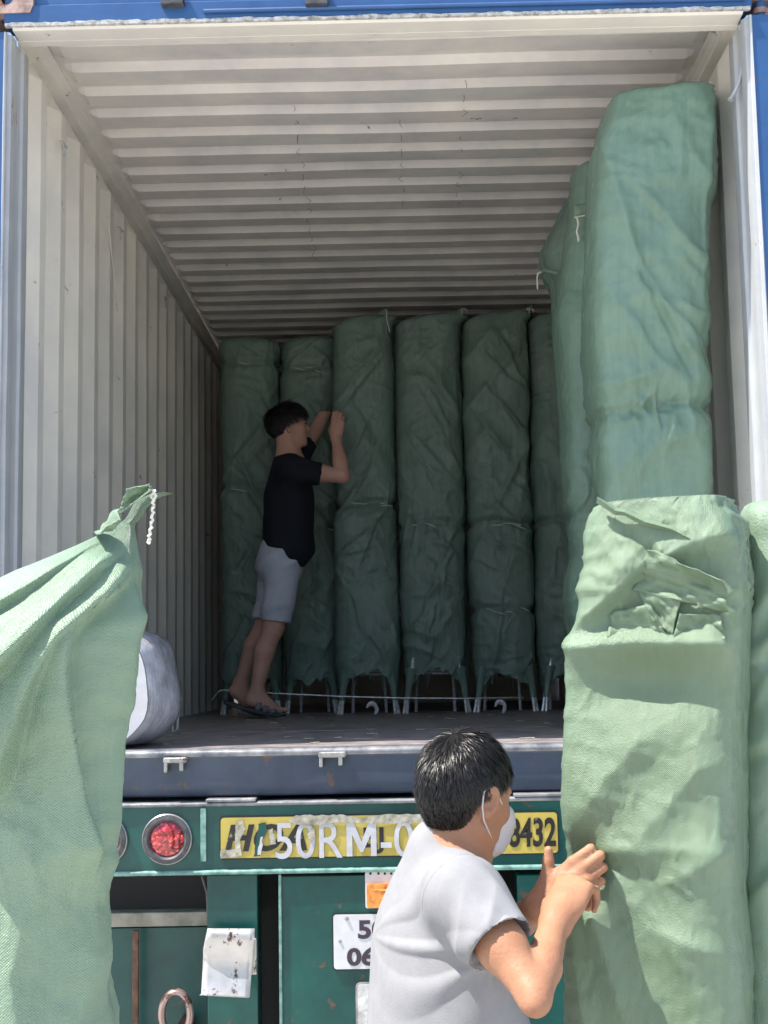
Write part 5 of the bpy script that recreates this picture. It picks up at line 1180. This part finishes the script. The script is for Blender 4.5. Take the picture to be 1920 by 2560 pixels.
# ---- the young man in black inside the container
def man_black():
    yb = 3.02; F = unit([.97, .20, .10]); U = unit(np.array([0, 0, 1])-F*F[2]); R = np.cross(F, U); Z = np.array([0, 0, 1.0])
    C = at(722, 1066, yb); Fb = unit([.96, .28, 0]); Rb = np.array([Fb[1], -Fb[0], 0])
    nb = at(722, 1146, yb); shR = at(738, 1176, yb-.17); shL = at(740, 1150, yb+.17); el = at(856, 1190, yb-.15); wr_ = at(840, 1092, yb-.02)
    elL = at(788, 1078, yb+.30); wrL = at(834, 996, yb+.40)
    pel = at(700, 1420, yb); knR = at(683, 1570, yb-.07); anR = at(642, 1728, yb-.09); knL = at(664, 1560, yb+.09); anL = at(602, 1706, yb+.10)
    t = thing('person', 'young man in black shirt and pale shorts reaching up to grip a bundle inside', 'person', (pel[0], yb, FZ))
    v = Vol((at(545, 1700, yb)[0], yb-.36, FZ-.01), (at(880, 1100, yb)[0], yb+.52, C[2]+.14), .0050)
    head(v, C, F, U, R, .96)
    v.cone(C-F*.022-U*.058, nb, .052, .058, .03); v.cone(nb, nb-Z*.06, .066, .085, .04); v.cone(shR, shL, .050, .050, .04)
    v.ell(nb-Z*.20, (.090, .21, .155), (Fb, Z, Rb), .05); v.ell(nb*.4+pel*.6, (.085, .20, .14), (Fb, Z, Rb), .05); v.ell(pel, (.095, .12, .155), (Fb, Z, Rb), .05)
    for hp, kn, an, foot in ((pel+Rb*.08, knR, anR, at(690, 1772, yb-.10)), (pel-Rb*.08, knL, anL, at(640, 1764, yb+.08))):
        v.cone(hp, kn, .078, .054, .03); v.ell(kn, (.05, .06, .05), (Fb, Z, Rb), .02); mid = kn*.62+an*.38-Fb*.014; v.cone(kn, mid, .048, .052, .02); v.cone(mid, an, .050, .033, .02)
        fz = max(FZ+.040, an[2]-.05); hl = an-Z*.045-Fb*.03; v.cone(an, hl, .034, .030, .02); ball = np.array([foot[0]-.02, foot[1], FZ+.050]); toe = ball+Fb*.065-Z*.006
        v.cone(hl, ball, .030, .028, .02); v.cone(an, ball+Z*.004, .030, .026, .02)
        for q in range(5): b = ball+Rb*(.028-.014*q); v.cone(b, b+Fb*(.070-.007*q)-Z*.010, .012, .0105-.0008*q, .004)
    v.cone(shR, shR*.45+el*.55, .048, .044, .03); v.cone(shR*.45+el*.55, el, .044, .038, .02); v.cone(el, el*.65+wr_*.35, .040, .039, .012); v.cone(el*.65+wr_*.35, wr_, .039, .025, .01)
    v.cone(shL, elL, .048, .038, .03); v.cone(elL, wrL, .040, .026, .01)
    hand(v, wr_, unit([.12, .10, 1]), unit([-.2, -.95, .1]), unit([-1, .1, 0]), [(.25, .8, .7), (.25, .8, .7), (.3, .8, .7), (.4, .9, .6)], thumb=[(.02, .024, -.006), (.045, .040, -.03), (.075, .036, -.045), (.095, .03, -.055)])
    hand(v, wrL, unit([.5, .3, .8]), unit([-.6, .2, .5]), unit([-.4, -.8, .2]), [(.25, .5, .4)]*4)
    V, Fc = v.mesh(); mesh_obj('body', V, Fc, mt['skin2'], t, True)
    s = Vol((pel[0]-.26, yb-.36, pel[2]-.02), (el[0]+.02, yb+.42, C[2]), .006)
    ct = nb-Z*.02; hb = at(719, 1372, yb)
    s.cone(shR, ct-Z*.02, .064, .070, .05); s.cone(shL, ct-Z*.02, .064, .070, .05); s.ell(ct-Z*.17, (.112, .20, .178), (Fb, Z, Rb), .06)
    s.cone(ct-Z*.22, hb+Z*.02, .108, .128, .10); s.cone(hb+Z*.12+Rb*.05, hb+Rb*.05, .11, .125, .05); s.cone(hb+Z*.12-Rb*.05, hb-Rb*.05, .11, .125, .05)
    hm = at(813, 1187, yb-.155); s.cone(shR-Z*.0, hm, .070, .060, .05); hL = shL*.35+elL*.65; s.cone(shL, hL, .066, .060, .05)
    ad = unit(el-shR); s.cone(hm+ad*.0, hm+ad*.12, .052, .07, .004, True); s.cone(hm+ad*.05, hm+ad*.2, .09, .1, .002, True); ad2 = unit(elL-shL); s.cone(hL+ad2*.055, hL+ad2*.2, .09, .1, .002, True)
    s.cone(C-U*.02-F*.02, nb+Z*.012+Fb*.014, .058, .062, .006, True)
    for k in (-1, 0, 1): s.cone(np.array([hb[0]-.2, yb-.3+.3*(k+1), hb[2]-.115+.02*k]), np.array([hb[0]+.2, yb-.3+.3*(k+1), hb[2]-.10]), .075, .075, .002, True)
    V, Fc = s.mesh(); V = relax(V, Fc, 5); N_ = vnormals(V, Fc); u = (V-ct)@Fb; h = .008*wr(u, V[:, 2], -.5, 8, 2, 3, .6, -.5, .3)+.004*noise3(V*9, 4)
    V = V+N_*(h-.003)[:, None]; mesh_obj('black_shirt', V, Fc, mt['black_tee'], t, True)
    s = Vol((pel[0]-.26, yb-.30, knR[2]-.12), (pel[0]+.22, yb+.30, pel[2]+.16), .006)
    s.ell(pel+Z*.02, (.108, .13, .168), (Fb, Z, Rb), .05); s.cone(pel+Z*.10, pel, .10, .11, .04)
    for hp, kn, r2 in ((pel+Rb*.075, at(690, 1556, yb-.07), .079), (pel-Rb*.075, at(668, 1550, yb+.09), .076)):
        s.cone(hp, kn, .094, r2, .03); d = unit(kn-hp); s.cone(kn+d*.02, kn+d*.16, .070, .085, .003, True); s.cone(kn+d*.082, kn+d*.2, .11, .11, .002, True)
    V, Fc = s.mesh(); V = relax(V, Fc, 5); N_ = vnormals(V, Fc); h = .016*wr((V-pel)@Fb, V[:, 2], .5, 9, 3, 13, .6, -.5, .3)+.011*wr((V-pel)@Fb, V[:, 2], 1.2, 14, 4, 17, .6, -.5, .3)+.004*noise3(V*11, 4)
    V = V+N_*(h-.004)[:, None]; mesh_obj('shorts', V, Fc, mt['shorts'], t, True)
    m = MB(); p = at(718, 1384, yb-.14); m.tube([p, p-Z*.02, p-Z*.045+Fb*.004], [.007, .009, .004], 6); m.obj('drawstring', mt['string'], t)
    # slides: curved dark soles with a banded strap
    for (yy, px0, px1, pyh, lab) in ((yb-.10, 560, 713, 1752, 0), (yb+.09, 575, 672, 1752, 1)):
        a = at(px0, pyh, yy); b = at(px1, 1780, yy); V = []; Fm = []; n = 16
        for i in range(n+1):
            q = i/n; x = a[0]+(b[0]-a[0])*q; lift = (.075*(1-q)**1.6)*(1 if lab == 0 else .9)+.012*max(0, q-.85)/.15*.6; wd = .042*math.sin(math.pi*min(1, .12+q*.82))**.45+.006*q
            for (dy, dz) in ((-wd, .004), (-wd*1.02, .016), (-wd*.9, .026), (wd*.9, .026), (wd*1.02, .016), (wd, .004)): V.append((x, yy+dy, FZ+dz+lift-.003))
        for i in range(n):
            for k in range(6): Fm.append((i*6+k, (i+1)*6+k, (i+1)*6+(k+1) % 6, i*6+(k+1) % 6))
        Fm += [tuple(range(6)), tuple(range(n*6+5, n*6-1, -1))]
        sd_ = mesh_obj('sandal', V, Fm, mt['slide'], t, True)
        for k in range(3):
            V = []; Fm = []
            for i in range(15):
                th = math.pi*(i/14); q0 = .56+.12*k; xx = a[0]+(b[0]-a[0])*q0-.0; hz = .052-.008*k
                for dx in (-.013, .013):
                    V.append((xx+dx+.012*math.sin(th), yy-.047*math.cos(th), FZ+.018+hz*math.sin(th)**.8+.075*(1-q0)**1.6))
            for i in range(14): Fm.append((i*2, i*2+1, i*2+3, i*2+2))
            bb = mesh_obj('strap', V, Fm, mt['band'], sd_, True); bb.modifiers.new('solid', 'SOLIDIFY').thickness = .004
    ln = lambda f, r: np.interp(f, [-1, -.6, -.3, -.15, .1, .35, .6, .85, 1], [-.95, -.9, -.7, -.30, .02, .05, .28, .42, .46])
    hair(C, F, U, R, t, mt['hair2'], 5000, 8, ln, .95, (.112, .106, .086), (-.010, .024), (.030, .055), .32, .0014, down=.5)
    # brows and eyes
    for q in (1,):
        e = C+F*.083*.96+U*.0+R*.031; m = MB(); m.tube([e+R*.012-F*.009, e+F*.0095+U*.001, e-R*.010+F*.010], [.002, .0060, .002], 6); m.obj('eye', mt['hair2'], t)
        e = C+F*.088+U*.020+R*.028; m = MB(); m.tube([e+R*.020-F*.012, e+F*.006+U*.002, e-R*.014+F*.009], [.002, .0055, .003], 6); m.obj('eyebrow', mt['hair2'], t)
    return t
man_black()
